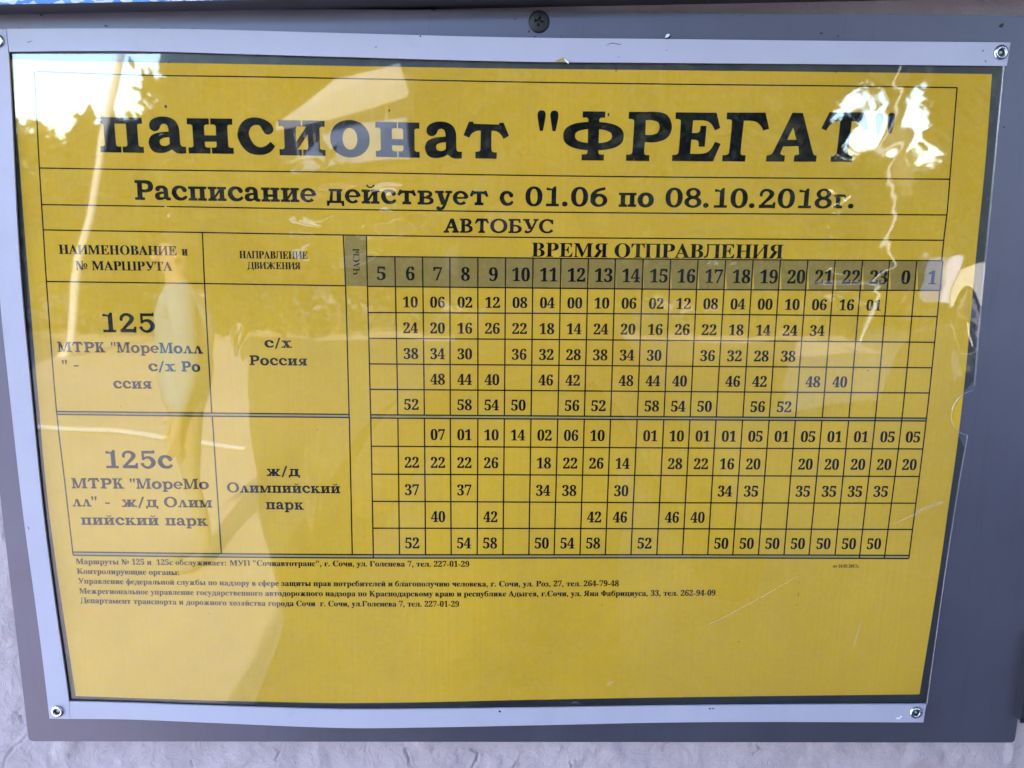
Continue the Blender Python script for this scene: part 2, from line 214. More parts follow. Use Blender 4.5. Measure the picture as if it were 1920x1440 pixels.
OUT = {'A':[959,[-19,0,-19,40,20,46,52,66,80,104,108,164,453,1024,493,1022,844,190,875,122,903,75,933,49,973,40,973,0,503,0,503,40,593,55,622,100,617,130,599,178,555,291,227,291,173,155,166,129,164,106,191,56,271,40,280,40,280,0],[249,353,531,353,388,701]],'B':[972,[35,0,35,38,98,48,137,71,157,113,164,180,164,810,161,865,152,906,136,933,112,951,79,960,34,963,34,1000,484,1000,653,986,774,942,846,871,870,770,855,688,810,622,735,574,630,543,756,506,847,452,901,380,919,289,912,224,893,167,860,118,815,76,758,43,690,19,611,5,522,0],[400,553,413,553,513,564,578,598,614,661,625,758,617,845,591,906,545,941,475,953,434,948,412,933,403,904,400,858],[487,53,568,67,622,108,639,139,651,178,658,226,661,282,657,338,648,386,631,426,608,456,578,478,539,494,490,504,434,507,400,507,400,143,404,100,418,73,445,58]],'C':[1028,[563,-24,492,-19,424,-7,361,14,302,44,248,80,200,124,158,173,122,229,94,291,74,357,62,427,58,501,62,575,74,645,94,710,123,771,159,826,201,875,250,918,305,955,365,984,429,1005,497,1018,569,1022,622,1019,679,1008,741,991,807,966,829,958,851,956,896,972,920,1022,959,1022,959,677,922,677,894,742,862,800,825,850,782,894,736,929,688,954,637,968,583,973,466,944,382,854,332,705,316,497,334,302,389,163,482,79,611,52,655,55,699,63,743,78,786,98,828,124,868,155,906,191,941,233,982,195,899,99,802,31,690,-10]],'E':[971,[31,0,31,37,97,44,137,65,158,105,165,171,165,810,158,889,136,934,97,956,35,963,35,1000,876,1000,876,702,842,702,830,765,810,818,782,861,747,892,703,916,649,932,584,942,509,945,439,940,420,931,409,915,403,890,401,853,401,540,425,540,510,553,569,591,590,620,608,658,622,704,633,758,668,758,668,260,631,260,620,338,600,398,570,441,529,468,475,483,407,488,401,488,401,147,406,103,422,77,453,65,506,60,558,62,605,67,649,74,688,85,757,117,814,164,862,230,903,314,944,314,883,0]],'H':[1149,[34,0,34,38,98,48,137,69,157,110,164,177,164,832,157,892,136,931,98,953,35,963,35,1000,531,1000,531,963,483,957,448,948,425,934,410,912,402,878,400,832,400,550,751,550,751,832,748,878,741,912,727,934,704,948,669,957,619,963,619,1000,1114,1000,1114,963,1050,952,1012,931,993,894,987,832,987,177,993,114,1013,72,1051,48,1114,38,1114,0,619,0,619,38,683,47,723,67,744,107,751,177,751,485,400,485,400,177,406,110,426,69,466,48,531,38,531,0]],'K':[1121,[35,0,35,38,100,48,139,69,159,110,165,177,165,832,158,892,138,931,99,954,37,963,37,1000,532,1000,532,963,485,957,450,948,426,934,412,912,404,878,401,832,401,513,705,820,750,875,765,919,734,952,639,963,639,1000,1066,1000,1066,963,1047,963,981,952,911,920,836,867,757,792,594,625,1018,102,1044,74,1069,55,1100,43,1140,38,1140,0,617,0,617,38,672,40,706,46,726,58,733,75,723,104,695,145,438,469,401,435,401,177,408,110,428,69,467,48,532,38,532,0]],'M':[1392,[31,0,31,38,94,48,135,69,158,110,165,174,165,839,163,882,155,913,140,935,116,949,81,958,32,963,32,1000,406,1000,696,313,987,1000,1355,1000,1355,963,1296,952,1257,929,1237,890,1230,830,1230,187,1233,133,1240,94,1255,67,1277,51,1310,42,1354,38,1354,0,869,0,869,38,916,45,950,55,973,71,988,97,996,133,999,183,999,876,633,0,593,0,232,854,232,176,239,106,263,65,305,45,372,38,372,0]],'O':[1153,[572,-24,519,-21,467,-14,418,-1,370,16,325,38,283,64,244,93,207,127,174,164,145,204,120,247,99,294,82,342,70,393,63,446,60,500,63,554,70,607,82,657,99,706,120,752,145,795,175,835,208,872,245,906,285,936,328,962,374,984,423,1001,474,1014,527,1021,583,1024,636,1021,688,1014,737,1002,785,985,830,963,872,938,911,908,947,875,980,839,1009,799,1034,756,1055,709,1072,660,1085,609,1092,556,1094,500,1092,446,1085,393,1072,342,1055,294,1034,247,1008,204,979,164,945,127,909,93,869,64,826,38,779,16,731,-1,680,-14,627,-21],[581,27,691,56,770,145,818,293,833,500,829,609,816,705,794,786,763,853,725,906,680,943,629,966,571,973,460,944,382,855,334,707,319,500,323,391,336,296,358,215,389,147,428,95,473,57,524,34]],'P':[917,[34,0,34,38,98,48,137,69,157,110,164,177,164,832,157,892,136,931,98,953,35,963,35,1000,469,1000,557,998,631,992,691,981,737,966,805,927,855,873,888,807,898,729,892,669,875,616,846,568,805,527,753,494,690,470,616,456,531,451,400,451,400,177,406,110,426,69,466,48,531,38,531,0],[400,504,442,504,536,517,597,555,630,622,642,723,632,823,604,892,553,933,475,947,438,943,415,931,404,909,400,875]],'T':[929,[202,0,202,38,269,46,312,68,335,110,342,177,342,951,327,951,272,947,223,935,180,914,143,886,113,849,89,806,73,755,63,698,24,698,24,1000,901,1000,901,696,864,696,838,808,783,888,701,935,590,951,578,951,578,177,585,108,607,66,650,45,720,38,720,0]],'X':[1034,[25,0,25,38,72,45,116,65,158,99,198,146,425,457,171,848,136,897,104,934,72,956,35,963,31,963,31,1000,535,1000,535,963,503,963,439,950,417,912,424,886,442,853,581,636,706,820,735,870,745,909,719,949,643,963,643,1000,1006,1000,1006,963,999,963,938,954,884,928,834,884,783,820,617,581,907,125,958,60,983,44,1013,38,1019,38,1019,0,524,0,524,38,534,38,611,51,637,90,629,126,603,174,460,401,302,177,280,137,273,99,300,53,382,38,382,0]],'R':[1038,[34,0,34,38,98,48,137,69,157,110,164,177,164,832,157,892,136,931,98,953,35,963,35,1000,476,1000,580,996,670,984,745,963,807,935,855,898,889,853,909,798,916,735,902,651,860,582,790,529,692,491,948,111,993,56,1018,43,1050,38,1055,38,1055,0,743,0,442,466,400,466,400,177,406,110,426,69,466,48,531,38,531,0],[400,513,447,513,546,527,614,567,637,598,654,637,663,683,667,737,656,829,623,895,569,934,493,947,444,942,417,928,404,898,400,847]],'N':[1084,[885,-24,235,768,235,173,241,107,260,68,300,47,366,38,366,0,40,0,40,38,85,42,119,51,142,66,156,91,164,126,167,173,167,853,107,924,80,951,40,963,40,1000,344,1000,858,370,858,829,856,876,848,909,833,933,810,948,775,957,727,963,727,1000,1053,1000,1053,963,989,954,951,933,933,893,926,827,926,-24]],'a':[755,[559,-22,474,3,440,77,388,35,332,5,272,-13,209,-19,141,-8,88,25,55,76,44,139,50,185,68,227,98,265,139,299,194,330,261,360,342,389,437,417,437,529,430,583,410,620,375,642,324,649,253,637,229,602,249,563,265,535,270,507,263,471,241,443,209,425,170,419,129,426,98,446,79,478,72,519,81,568,108,611,151,648,208,676,277,693,355,699,429,696,490,685,540,667,578,642,607,609,627,568,639,519,643,462,643,137,647,87,655,78,668,75,684,79,704,91,723,60,685,24,646,-1,604,-17],[332,74,355,78,382,90,410,110,437,139,437,372,359,344,304,304,271,251,260,184,278,101]],'c':[645,[342,-22,262,-11,190,24,129,78,83,149,65,190,53,234,45,280,43,329,46,381,54,430,68,477,88,520,112,559,141,595,173,625,210,652,250,673,292,688,337,698,383,701,478,689,549,655,594,603,609,538,603,501,585,473,556,454,519,448,453,474,431,550,432,574,434,596,418,638,372,652,317,637,278,592,254,517,246,412,250,336,260,270,277,214,301,167,365,105,448,84,524,103,596,158,625,133,566,65,499,17,425,-12]],'e':[661,[338,-22,257,-11,186,23,126,77,81,150,64,194,52,240,45,291,43,345,45,395,53,442,65,487,83,528,130,599,191,653,264,688,345,699,405,694,459,678,506,652,546,615,579,569,602,514,616,452,621,381,621,364,257,364,269,246,303,161,360,110,438,93,480,99,520,117,558,147,593,189,625,159,567,80,500,23,423,-11],[255,422,442,422,442,472,438,553,424,608,397,641,354,652,311,639,280,601,261,537,255,447]],'k':[788,[38,0,38,35,77,42,100,57,111,82,115,122,115,873,112,916,103,943,83,958,44,965,46,1000,324,1000,324,370,499,544,526,579,535,611,516,636,459,645,451,645,451,681,758,681,758,645,677,624,603,571,488,459,760,75,790,45,826,35,826,0,463,0,463,35,476,35,513,44,525,69,521,87,509,108,357,323,324,295,324,122,328,83,338,58,360,42,395,35,395,0]],'o':[739,[370,-22,323,-19,279,-10,237,4,198,25,132,81,83,154,65,196,52,241,44,288,41,338,44,389,52,437,65,482,83,524,132,597,198,653,278,687,369,699,459,688,538,653,604,599,654,527,673,484,686,439,694,390,696,338,694,286,686,238,673,193,654,150,604,78,539,24,460,-11],[370,25,423,40,459,86,470,124,477,178,482,338,481,427,476,499,467,555,456,594,421,641,370,656,316,641,282,594,271,555,263,499,258,427,257,339,263,179,270,124,282,86,317,40]],'p':[816,[38,-305,38,-271,68,-267,88,-257,102,-242,111,-221,115,-140,115,534,112,590,102,622,80,638,43,647,43,681,314,681,314,577,351,631,395,670,447,693,506,701,579,689,643,655,696,601,735,530,750,489,760,446,766,400,768,351,766,299,760,249,749,202,735,159,694,83,639,26,574,-10,499,-22,447,-16,401,1,360,30,324,71,324,-127,327,-179,333,-217,346,-243,367,-258,395,-266,434,-270,434,-305],[429,62,487,79,525,130,538,169,547,218,553,274,555,339,553,402,548,458,540,505,529,544,494,594,437,611,375,587,324,516,324,150,368,84]],'x':[701,[10,0,10,32,75,64,136,124,270,299,94,578,53,626,9,645,9,681,370,681,370,646,324,638,308,615,313,598,327,571,403,451,491,563,509,590,515,612,510,627,499,637,477,643,441,646,441,681,683,681,683,650,621,621,558,558,435,404,640,80,665,47,680,38,701,34,701,0,341,0,341,35,370,37,391,43,403,52,407,66,400,94,381,130,302,251,214,134,193,101,186,75,202,43,251,32,258,32,258,0]],'y':[659,[115,-308,64,-300,22,-274,-6,-235,-15,-184,-8,-148,10,-117,40,-94,78,-87,113,-92,140,-108,158,-134,164,-167,163,-178,162,-192,169,-211,189,-217,217,-203,251,-162,284,-97,308,-10,80,550,54,604,34,631,17,641,-7,645,-10,645,-10,681,355,681,355,645,320,642,298,636,286,624,282,603,285,586,292,563,407,261,506,529,518,571,522,602,518,623,504,636,480,642,445,645,445,681,658,681,658,645,630,638,608,617,589,581,569,532,355,-53,319,-143,284,-210,248,-257,209,-287,166,-303]],'0':[824,[413,-15,349,-11,292,2,242,23,199,53,162,90,131,135,105,186,85,243,70,307,59,376,52,450,50,529,52,609,59,683,70,751,85,814,105,871,131,921,162,965,199,1001,242,1031,293,1051,350,1064,414,1068,476,1064,530,1051,579,1031,622,1001,659,965,690,921,716,871,737,813,754,750,765,681,772,607,774,528,772,449,765,375,754,306,737,243,716,185,690,134,658,90,621,53,578,23,529,2,474,-11],[413,81,481,111,521,199,532,264,539,340,544,428,546,528,544,628,539,715,532,791,521,855,482,943,414,972,346,943,305,855,294,791,285,715,280,628,279,528,280,428,285,340,294,264,305,199,346,111]],'1':[824,[143,0,143,78,264,78,297,83,320,99,333,128,338,174,338,913,237,802,192,770,147,760,115,767,87,789,68,824,62,869,162,904,221,935,289,982,392,1059,558,1059,558,174,561,133,572,103,595,84,633,78,752,78,752,0]],'2':[824,[52,0,52,152,270,375,313,420,351,462,383,502,410,538,451,608,478,674,492,742,497,816,489,888,466,939,430,968,382,978,318,962,277,914,263,878,254,834,248,782,246,723,170,731,110,756,71,801,58,869,67,920,94,968,139,1009,202,1041,240,1052,283,1061,330,1066,382,1068,460,1064,527,1051,585,1031,633,1002,671,966,698,925,714,877,720,823,715,772,701,723,677,672,640,617,617,587,590,554,559,520,524,483,339,302,192,162,535,162,578,169,614,189,641,221,658,264,670,310,757,310,749,0]],'3':[824,[358,-15,306,-13,258,-8,215,-1,178,10,117,39,74,76,50,118,41,162,51,212,79,248,120,270,167,277,179,195,217,136,275,100,348,88,395,93,438,108,475,134,504,174,523,230,529,305,515,382,471,444,438,468,399,485,353,495,301,499,209,499,209,590,307,590,390,605,448,650,483,719,494,807,486,878,463,932,425,966,372,978,325,970,291,945,268,907,254,859,247,805,245,749,164,757,103,781,66,822,53,881,74,953,136,1013,182,1037,238,1054,304,1064,379,1068,454,1064,520,1052,578,1033,628,1005,668,971,697,929,714,882,720,827,716,780,704,737,683,697,655,662,620,630,582,603,540,580,494,562,553,547,614,523,669,488,715,442,746,381,757,304,748,221,723,153,684,98,633,55,573,23,506,1,434,-11]],'4':[824,[265,0,265,78,307,78,353,83,392,97,419,128,428,184,428,274,19,274,19,364,438,1053,643,1053,643,372,796,372,796,274,643,274,643,184,652,128,678,97,718,83,764,78,783,78,783,0],[122,372,428,372,428,630,430,770,438,913,415,866,381,803,347,742,322,701]],'5':[824,[361,-15,309,-13,262,-8,220,0,184,11,127,41,88,77,66,119,59,164,67,209,91,240,129,259,177,265,181,224,192,183,213,145,243,115,285,95,339,88,386,94,429,110,466,139,496,183,514,244,521,324,508,421,468,489,405,529,320,543,269,541,227,535,156,516,88,543,136,1053,693,1053,701,785,617,785,605,835,597,858,586,876,567,887,537,891,230,891,206,618,277,633,369,640,450,635,523,620,587,596,643,561,688,517,721,463,740,398,746,324,738,236,712,164,671,105,620,60,561,26,496,3,428,-10]],'6':[824,[432,-15,379,-11,330,-1,283,16,240,39,201,70,167,107,137,152,112,204,92,264,78,331,69,405,66,487,68,547,73,605,81,661,92,715,107,766,124,813,145,858,170,899,197,936,228,969,263,998,301,1023,342,1043,387,1057,435,1065,487,1068,573,1062,639,1045,688,1019,722,985,741,947,748,906,738,863,708,825,654,799,571,791,563,879,551,919,534,952,508,974,473,981,395,956,335,880,312,824,294,757,281,680,274,591,309,611,353,629,409,642,478,646,542,641,599,626,649,601,692,566,728,521,753,469,768,409,773,341,767,265,751,198,724,137,687,84,638,41,580,10,511,-9],[437,83,487,97,526,141,540,174,551,216,557,267,559,326,557,382,550,429,539,469,523,501,480,542,423,556,382,550,338,533,300,510,274,485,278,386,287,302,302,233,322,178,374,106]],'7':[824,[243,0,636,892,248,892,188,874,162,817,153,743,65,743,72,1053,776,1053,776,981,369,0]],'8':[824,[403,-15,344,-12,291,-5,243,7,201,24,131,68,83,126,54,194,44,268,59,355,104,424,136,453,173,481,215,507,261,532,219,559,183,587,152,617,125,649,90,719,78,799,86,867,111,930,154,985,218,1029,259,1046,306,1058,360,1065,420,1068,494,1063,557,1050,611,1027,656,995,690,956,715,912,730,863,735,810,721,730,681,670,617,619,535,571,597,539,649,506,691,472,724,438,766,364,780,279,774,213,755,155,724,105,681,63,626,29,561,5,487,-10],[445,621,492,655,524,696,543,747,549,813,545,854,533,894,514,929,487,957,453,976,412,982,358,971,319,935,294,882,286,817,296,749,327,698,378,658],[410,69,478,82,530,121,564,180,575,254,562,320,524,374,495,398,458,423,413,448,360,473,314,437,277,391,252,334,243,263,255,185,289,123,342,83]],'9':[824,[335,-15,255,-9,193,10,147,37,117,72,99,111,93,152,97,182,111,206,133,225,165,236,191,175,227,124,277,90,342,78,427,105,490,185,531,319,550,506,513,467,466,434,409,413,341,406,280,410,225,425,176,450,133,484,97,527,72,580,57,641,52,711,54,762,62,811,74,856,92,897,142,969,209,1023,248,1043,292,1057,339,1065,389,1068,442,1065,491,1055,537,1039,580,1016,619,987,654,950,684,906,710,855,731,797,746,730,755,655,758,572,757,513,752,455,745,399,735,344,721,293,704,244,684,199,660,157,633,119,602,85,567,56,529,31,486,11,440,-3,390,-12],[404,512,452,519,493,539,525,571,550,611,547,699,539,773,526,835,507,884,459,948,398,969,342,953,300,906,285,871,274,828,268,778,265,720,274,629,300,564,343,525]]}
# ---------------------------------------------------------------- lettering
# glyph outlines are drawn in units of the capital height
def cr(pts, k=4):
    """closed smooth contour; a third value marks a corner"""
    n = len(pts); out = []
    for i in range(n):
        p0, p1, p2, p3 = pts[i-1], pts[i], pts[(i+1) % n], pts[(i+2) % n]
        m1 = (0, 0) if len(p1) > 2 else ((p2[0]-p0[0])/2, (p2[1]-p0[1])/2)
        m2 = (0, 0) if len(p2) > 2 else ((p3[0]-p1[0])/2, (p3[1]-p1[1])/2)
        if len(p1) > 2 and len(p2) > 2:
            out.append((p1[0], p1[1])); continue
        if len(p1) > 2: m1 = ((p2[0]-p1[0]) - m2[0]*.5, (p2[1]-p1[1]) - m2[1]*.5)
        if len(p2) > 2: m2 = ((p2[0]-p1[0]) - m1[0]*.5, (p2[1]-p1[1]) - m1[1]*.5)
        L = math.hypot(p2[0]-p1[0], p2[1]-p1[1])
        for m in (m1, m2): pass
        def cl(m):
            l = math.hypot(*m)
            return m if l <= L*1.1 or l == 0 else (m[0]*L*1.1/l, m[1]*L*1.1/l)
        m1, m2 = cl(m1), cl(m2)
        for j in range(k):
            t = j/k; a = 2*t**3-3*t*t+1; b = t**3-2*t*t+t; c = -2*t**3+3*t*t; d = t**3-t*t
            out.append((a*p1[0]+b*m1[0]+c*p2[0]+d*m2[0], a*p1[1]+b*m1[1]+c*p2[1]+d*m2[1]))
    return out
def tr(pts, x0, yb, s=590.):
    return [((p[0]-x0)/s, (yb-p[1])/s) + tuple(p[2:]) for p in pts]
def ell(cx, cy, rx, ry, n=30, p=2.0):
    o = []
    for i in range(n):
        a = 2*math.pi*i/n; c, s = math.cos(a), math.sin(a)
        o.append((cx+rx*math.copysign(abs(c)**(2/p), c), cy+ry*math.copysign(abs(s)**(2/p), s)))
    return o
def ring(cx, cy, rx, ry, ix, iy, p=2.0): return [ell(cx, cy, rx, ry, p=p), ell(cx, cy, ix, iy, p=p)]
def rect(x0, y0, x1, y1): return [[(x0, y0), (x1, y0), (x1, y1), (x0, y1)]]
def poly(*p): return [list(p)]
def stroke(pts, k=5):
    n = len(pts); c = []
    for i in range(n-1):
        p0, p1, p2, p3 = pts[max(i-1, 0)], pts[i], pts[i+1], pts[min(i+2, n-1)]
        for j in range(k):
            t = j/k
            c.append([.5*(2*b+(cc-a)*t+(2*a-5*b+4*cc-d)*t*t+(3*b-a-3*cc+d)*t**3) for a, b, cc, d in zip(p0, p1, p2, p3)])
    c.append(list(pts[-1])); L = []; R = []
    for i, (x, y, w) in enumerate(c):
        a, b = c[max(i-1, 0)], c[min(i+1, len(c)-1)]
        dx, dy = b[0]-a[0], b[1]-a[1]; l = math.hypot(dx, dy) or 1
        L.append((x-dy/l*w/2, y+dx/l*w/2)); R.append((x+dy/l*w/2, y-dx/l*w/2))
    return [L+R[::-1]]
def arc(cx, cy, rx, ry, a0, a1, t, w, n=12):
    o = []
    for i in range(n+1):
        a = math.radians(a0+(a1-a0)*i/n)
        o.append((cx+rx*math.cos(a), cy+ry*math.sin(a), t+(w-t)*math.cos(a)**2))
    return stroke(o, 2)
def line(x0, y0, x1, y1, w): return stroke([(x0, y0, w), (x1, y1, w)], 1)
def hdiag(x0, y0, x1, y1, w): return poly((x0, y0), (x0+w, y0), (x1+w, y1), (x1, y1))  # slanted stem with level ends

class St: pass
BK = St(); BK.w, BK.t, BK.s, BK.e, BK.b, BK.x, BK.D, BK.DC, BK.n = .225, .13, .125, .10, .03, .72, .45, .62, 'B'
TM = St(); TM.w, TM.t, TM.s, TM.e, TM.b, TM.x, TM.D, TM.DC, TM.n = .215, .075, .05, .075, .04, .69, .40, .66, 'T'

def stem(S, x, y0, y1, w=None, bl=1, br=1, tl=1, tr_=1):
    w = w or S.w; s, e, b = S.s, S.e, S.b
    p = []
    if bl: p += [(x-e*bl, y0+s), (x-e*bl, y0)]
    else: p += [(x, y0)]
    if br: p += [(x+w+e*br, y0), (x+w+e*br, y0+s), (x+w+b, y0+s), (x+w, y0+s+b)]
    else: p += [(x+w, y0)]
    if tr_: p += [(x+w, y1-s-b), (x+w+b, y1-s), (x+w+e*tr_, y1-s), (x+w+e*tr_, y1)]
    else: p += [(x+w, y1)]
    if tl: p += [(x-e*tl, y1), (x-e*tl, y1-s), (x-b, y1-s), (x, y1-s-b)]
    else: p += [(x, y1)]
    if bl: p += [(x, y0+s+b), (x-b, y0+s)]
    return [p]
def breve(S, xc, H):
    return [stroke([(xc-.17, H+.24, .09), (xc-.12, H+.15, .07), (xc, H+.11, .08), (xc+.12, H+.15, .07), (xc+.17, H+.24, .09)])]
def flip(shapes, xm): return [[[(2*xm-x, y) for x, y in c] for c in sh] for sh in shapes]

def glyph(ch, S):
    B = S is BK; up = ch.isupper() or ch in '0123456789'
    H = 1. if ch.isupper() else S.x
    lo = ch.lower(); w, t, s, e = S.w, S.t, S.s, S.e
    D = S.DC if ch.isupper() else S.D
    x0 = e+.03; x1 = x0+D; xr = x1+w+e+.03
    ty = H*.43
    G = []
    # ---- outlines traced from the big heading
    if B:
        if ch == 'а':
            return [[cr(tr([(705,370),(712,320),(750,280),(810,255),(880,248),(950,258),(1010,290),(1045,340),(1060,400),(1062,560),(1070,595),(1088,608),(1128,608,1),(1128,690,1),(1060,694),(1010,685),(975,660),(955,645,1),(930,662),(880,682),(820,690),(750,680),(705,640),(685,580),(690,530),(720,480),(780,450),(850,435),(932,428,1),(930,400),(922,362),(905,343),(880,335),(850,345),(835,370),(820,400),(790,422),(755,425),(720,405)],665,690)),
                     cr(tr([(818,555),(830,525),(870,505),(935,497,1),(935,575,1),(905,597),(865,603),(830,590)],665,690))]], .80
        if ch == 'с':
            return [[cr(tr([(545,340),(520,385),(480,402),(440,390),(410,345),(388,305),(355,290),(310,298),(270,330),(248,400),(270,470),(310,530),(370,558),(430,545),(480,510),(503,488,1),(556,540,1),(510,600),(440,640),(350,652),(250,635),(170,570),(118,470),(112,400),(140,310),(200,240),(280,205),(370,203),(450,225),(520,275)],90,648))]], .80
        if ch == 'о': return [ring(.43, .36, .405, .385, .15, .22, 2.1)], .86
        if ch == 'О': return [ring(.60, .5, .57, .515, .31, .38, 2.1)], 1.20
        if ch == 'Ф': return [[ell(.645, .5, .615, .29, 36, 2.5), ell(.645, .5, .375, .142, 36, 2.5)], stem(S, .53, 0, 1, .225, 1.15, 1.15, 1.15, 1.15)[0:1]], 1.29
        if ch == 'Р' or ch == 'P':
            return [[cr(tr([(1190,122,1),(1395,122,1),(1560,125),(1660,170),(1710,300),(1665,425),(1540,482),(1395,484,1),(1390,615),(1408,638),(1455,640,1),(1455,715,1),(1175,712,1),(1175,636,1),(1225,632),(1247,610),(1256,240),(1245,215),(1190,206,1)],1160,712)),
                     cr(tr([(1395,222,1),(1470,222),(1540,245),(1562,305),(1540,370),(1475,395),(1395,395,1)],1160,712))]], .95
        if ch == 'Е': return [[cr(tr([(148,130,1),(632,132,1),(685,315,1),(622,345,1),(590,285),(540,240),(470,225),(358,225,1),(352,375,1),(420,372),(445,350),(450,290,1),(522,290,1),(512,540,1),(440,540,1),(438,500),(420,465),(350,455,1),(343,625,1),(460,627),(540,610),(590,565),(632,480,1),(702,505,1),(620,720,1),(130,716,1),(130,640,1),(178,638),(203,610),(213,245),(202,218),(148,210,1)],110,718))]], 1.03
        if ch == 'Г': return [[cr(tr([(755,132,1),(1212,132,1),(1268,325,1),(1198,347,1),(1165,290),(1110,245),(1040,230),(962,230,1),(945,615),(962,642),(1008,645,1),(1005,722,1),(730,720,1),(730,643,1),(780,640),(805,615),(820,245),(808,220),(755,214,1)],715,721))]], .96
        if ch == 'А': return [[cr(tr([(1530,135,1),(1655,137,1),(1805,600),(1825,640),(1858,648,1),(1855,724,1),(1587,724,1),(1590,648,1),(1645,635,1),(1630,535,1),(1450,540,1),(1422,620),(1440,642),(1478,648,1),(1475,724,1),(1255,724,1),(1258,648,1),(1300,642),(1330,615)],1245,724)), cr(tr([(1552,310,1),(1600,458,1),(1492,458,1)],1245,724))]], 1.06
        if ch == 'Т': return [[cr(tr([(815,130,1),(1222,130,1),(1290,325,1),(1230,350,1),(1200,290),(1155,250),(1085,238,1),(1075,615),(1090,645),(1130,655,1),(1128,728,1),(875,728,1),(877,655,1),(920,648),(938,615),(950,238,1),(885,245),(845,275),(815,310),(795,352,1),(735,325,1)],720,728))]], 1.0
        if ch == 'т': return [[cr(tr([(1210,245,1),(1258,245,1),(1268,270,1),(1565,275,1),(1570,255,1),(1622,252,1),(1688,410,1),(1620,448,1),(1590,395),(1545,360),(1480,352,1),(1480,585),(1498,607),(1545,612,1),(1540,690,1),(1287,688,1),(1287,607,1),(1332,602),(1347,580),(1350,352,1),(1290,360),(1240,395),(1215,440,1),(1145,408,1)],1125,690))]], .98
        if ch == '"': 
            q = [(105,150),(120,110),(155,98),(190,110),(203,150),(195,220),(172,345,1),(135,345,1),(115,230)]
            return [[cr(tr(q, 75, 692))], [cr(tr([(p[0]+152,)+tuple(p[1:]) for p in q], 75, 692))]], .52
        if ch == 'в':
            return [stem(S, x0, 0, H, tr_=0, br=0), arc(x0+w+.10, H*.75, .22, H*.175, 90, -90, .11, .17), rect(x0+w, H-.115, x0+w+.12, H), rect(x0+w, H*.5-.055, x0+w+.12, H*.5+.06), arc(x0+w+.12, H*.28, .25, H*.205, 90, -90, .11, .19), rect(x0+w, 0, x0+w+.14, .115)], .86
        if ch == 'В':
            return [stem(S, x0, 0, 1, .24, tr_=0, br=0), arc(.44, .75, .25, .19, 90, -90, .12, .22), rect(.3, .88, .46, 1), rect(.3, .47, .47, .58), arc(.46, .28, .30, .22, 90, -90, .12, .24), rect(.3, 0, .48, .12)], .98
        if ch == 'е': return [arc(.40, .36, .28, .30, -2, 318, .13, .21, 22), rect(.16, .315, .70, .415)], .80
        if ch == 'г': return [stem(S, x0, 0, H, tr_=0), poly((x0, H), (.56, H), (.66, .44), (.56, .41), (.47, .56), (.36, H-.13), (x0, H-.13))], .70
        if ch == 'р': return [stem(S, x0, -.28, H, br=1, tr_=0), [ell(.52, .35, .36, .385, p=2.1), ell(.50, .35, .15, .235, p=2.1)]], .92
        if ch in 'уУ':
            h = H; b = -.28 if ch == 'у' else 0; r = 0 if ch == 'у' else 0
            X = .74 if ch == 'у' else .92
            return [hdiag(.10, h-.03, X*.44, max(b+.28, 0)+.0, .26), stroke([(X-.02, h-.05, .13), (X*.62, b+.22, .14), (X*.42, b+.08, .15), (X*.22, b+.07, .13)], 6), [ell(X*.24, b+.11, .10, .10)], rect(.02, h-s, .46, h), rect(X-.22, h-s, X+.12, h)], X+.13
        if ch in 'дД': 
            return [rect(.12, H-s, .78, H), poly((.22, H), (.34, H), (.30, .1), (.14, .1)), rect(.50, .1, .72, H), rect(.02, 0, .86, .125), poly((.02, .125), (.02, -.15), (.12, -.15), (.17, .02), (.2, .125)), poly((.86, .125), (.86, -.15), (.76, -.15), (.71, .02), (.68, .125))], .88
        if ch == 'л': return [hdiag(.12, 0, .36, H, .10), hdiag(.57, 0, .33, H, .24), rect(.02, 0, .33, s), rect(.46, 0, .90, s)], .91
        if ch in 'мМ':
            M = .56 if ch == 'м' else .66; X = x0
            return [stem(S, X, 0, H, .13, tr_=0), stem(S, X+M+.12, 0, H, .225, tl=0), hdiag(X+.02, H, X+M*.46, .02, .19), hdiag(X+M*.56, .02, X+M+.06, H, .11)], X+M+.12+.225+e+.03
        if ch in 'кК':
            X = x0+w
            return [stem(S, x0, 0, H), stroke([(X-.02, H*.44, .13), (X+.12, H*.58, .12), (X+.30, H-.06, .12)]), hdiag(X+.02, H*.55, X+.24, 0, .25), rect(X+.16, H-s, X+.46, H), rect(X+.16, 0, X+.56, s)], X+.58
        if ch == 'х': return [hdiag(.10, H, .46, 0, .25), hdiag(.10, 0, .52, H, .12), rect(.02, H-s, .42, H), rect(.46, H-s, .78, H), rect(.0, 0, .32, s), rect(.38, 0, .82, s)], .84
        if ch == 'я':
            X = .50
            return [stem(S, X, 0, H, tl=0, bl=.7), [ell(.40, H*.68, .30, H*.33), ell(.42, H*.68, .14, H*.17)], rect(.38, H-.125, X, H), rect(.38, H*.38, X, H*.38+.115), stroke([(X-.02, H*.42, .15), (.30, .15, .17), (.20, .06, .13), (.05, .06, .12)])], .86
        if ch == 'ж':
            c = .52
            return [stem(S, c-.11, 0, H, .22, .3, .3, .3, .3), stroke([(c-.1, H*.5, .13), (c-.26, H*.62, .13), (c-.36, H*.92, .13)]), stroke([(c+.1, H*.5, .13), (c+.26, H*.62, .13), (c+.36, H*.92, .13)]), hdiag(c-.46, 0, c-.22, H*.55, .20), hdiag(c+.26, 0, c+.02, H*.55, .20), rect(.0, 0, .34, s), rect(.70, 0, 1.04, s), rect(.04, H-s, .3, H), rect(.74, H-s, 1.0, H)], 1.06
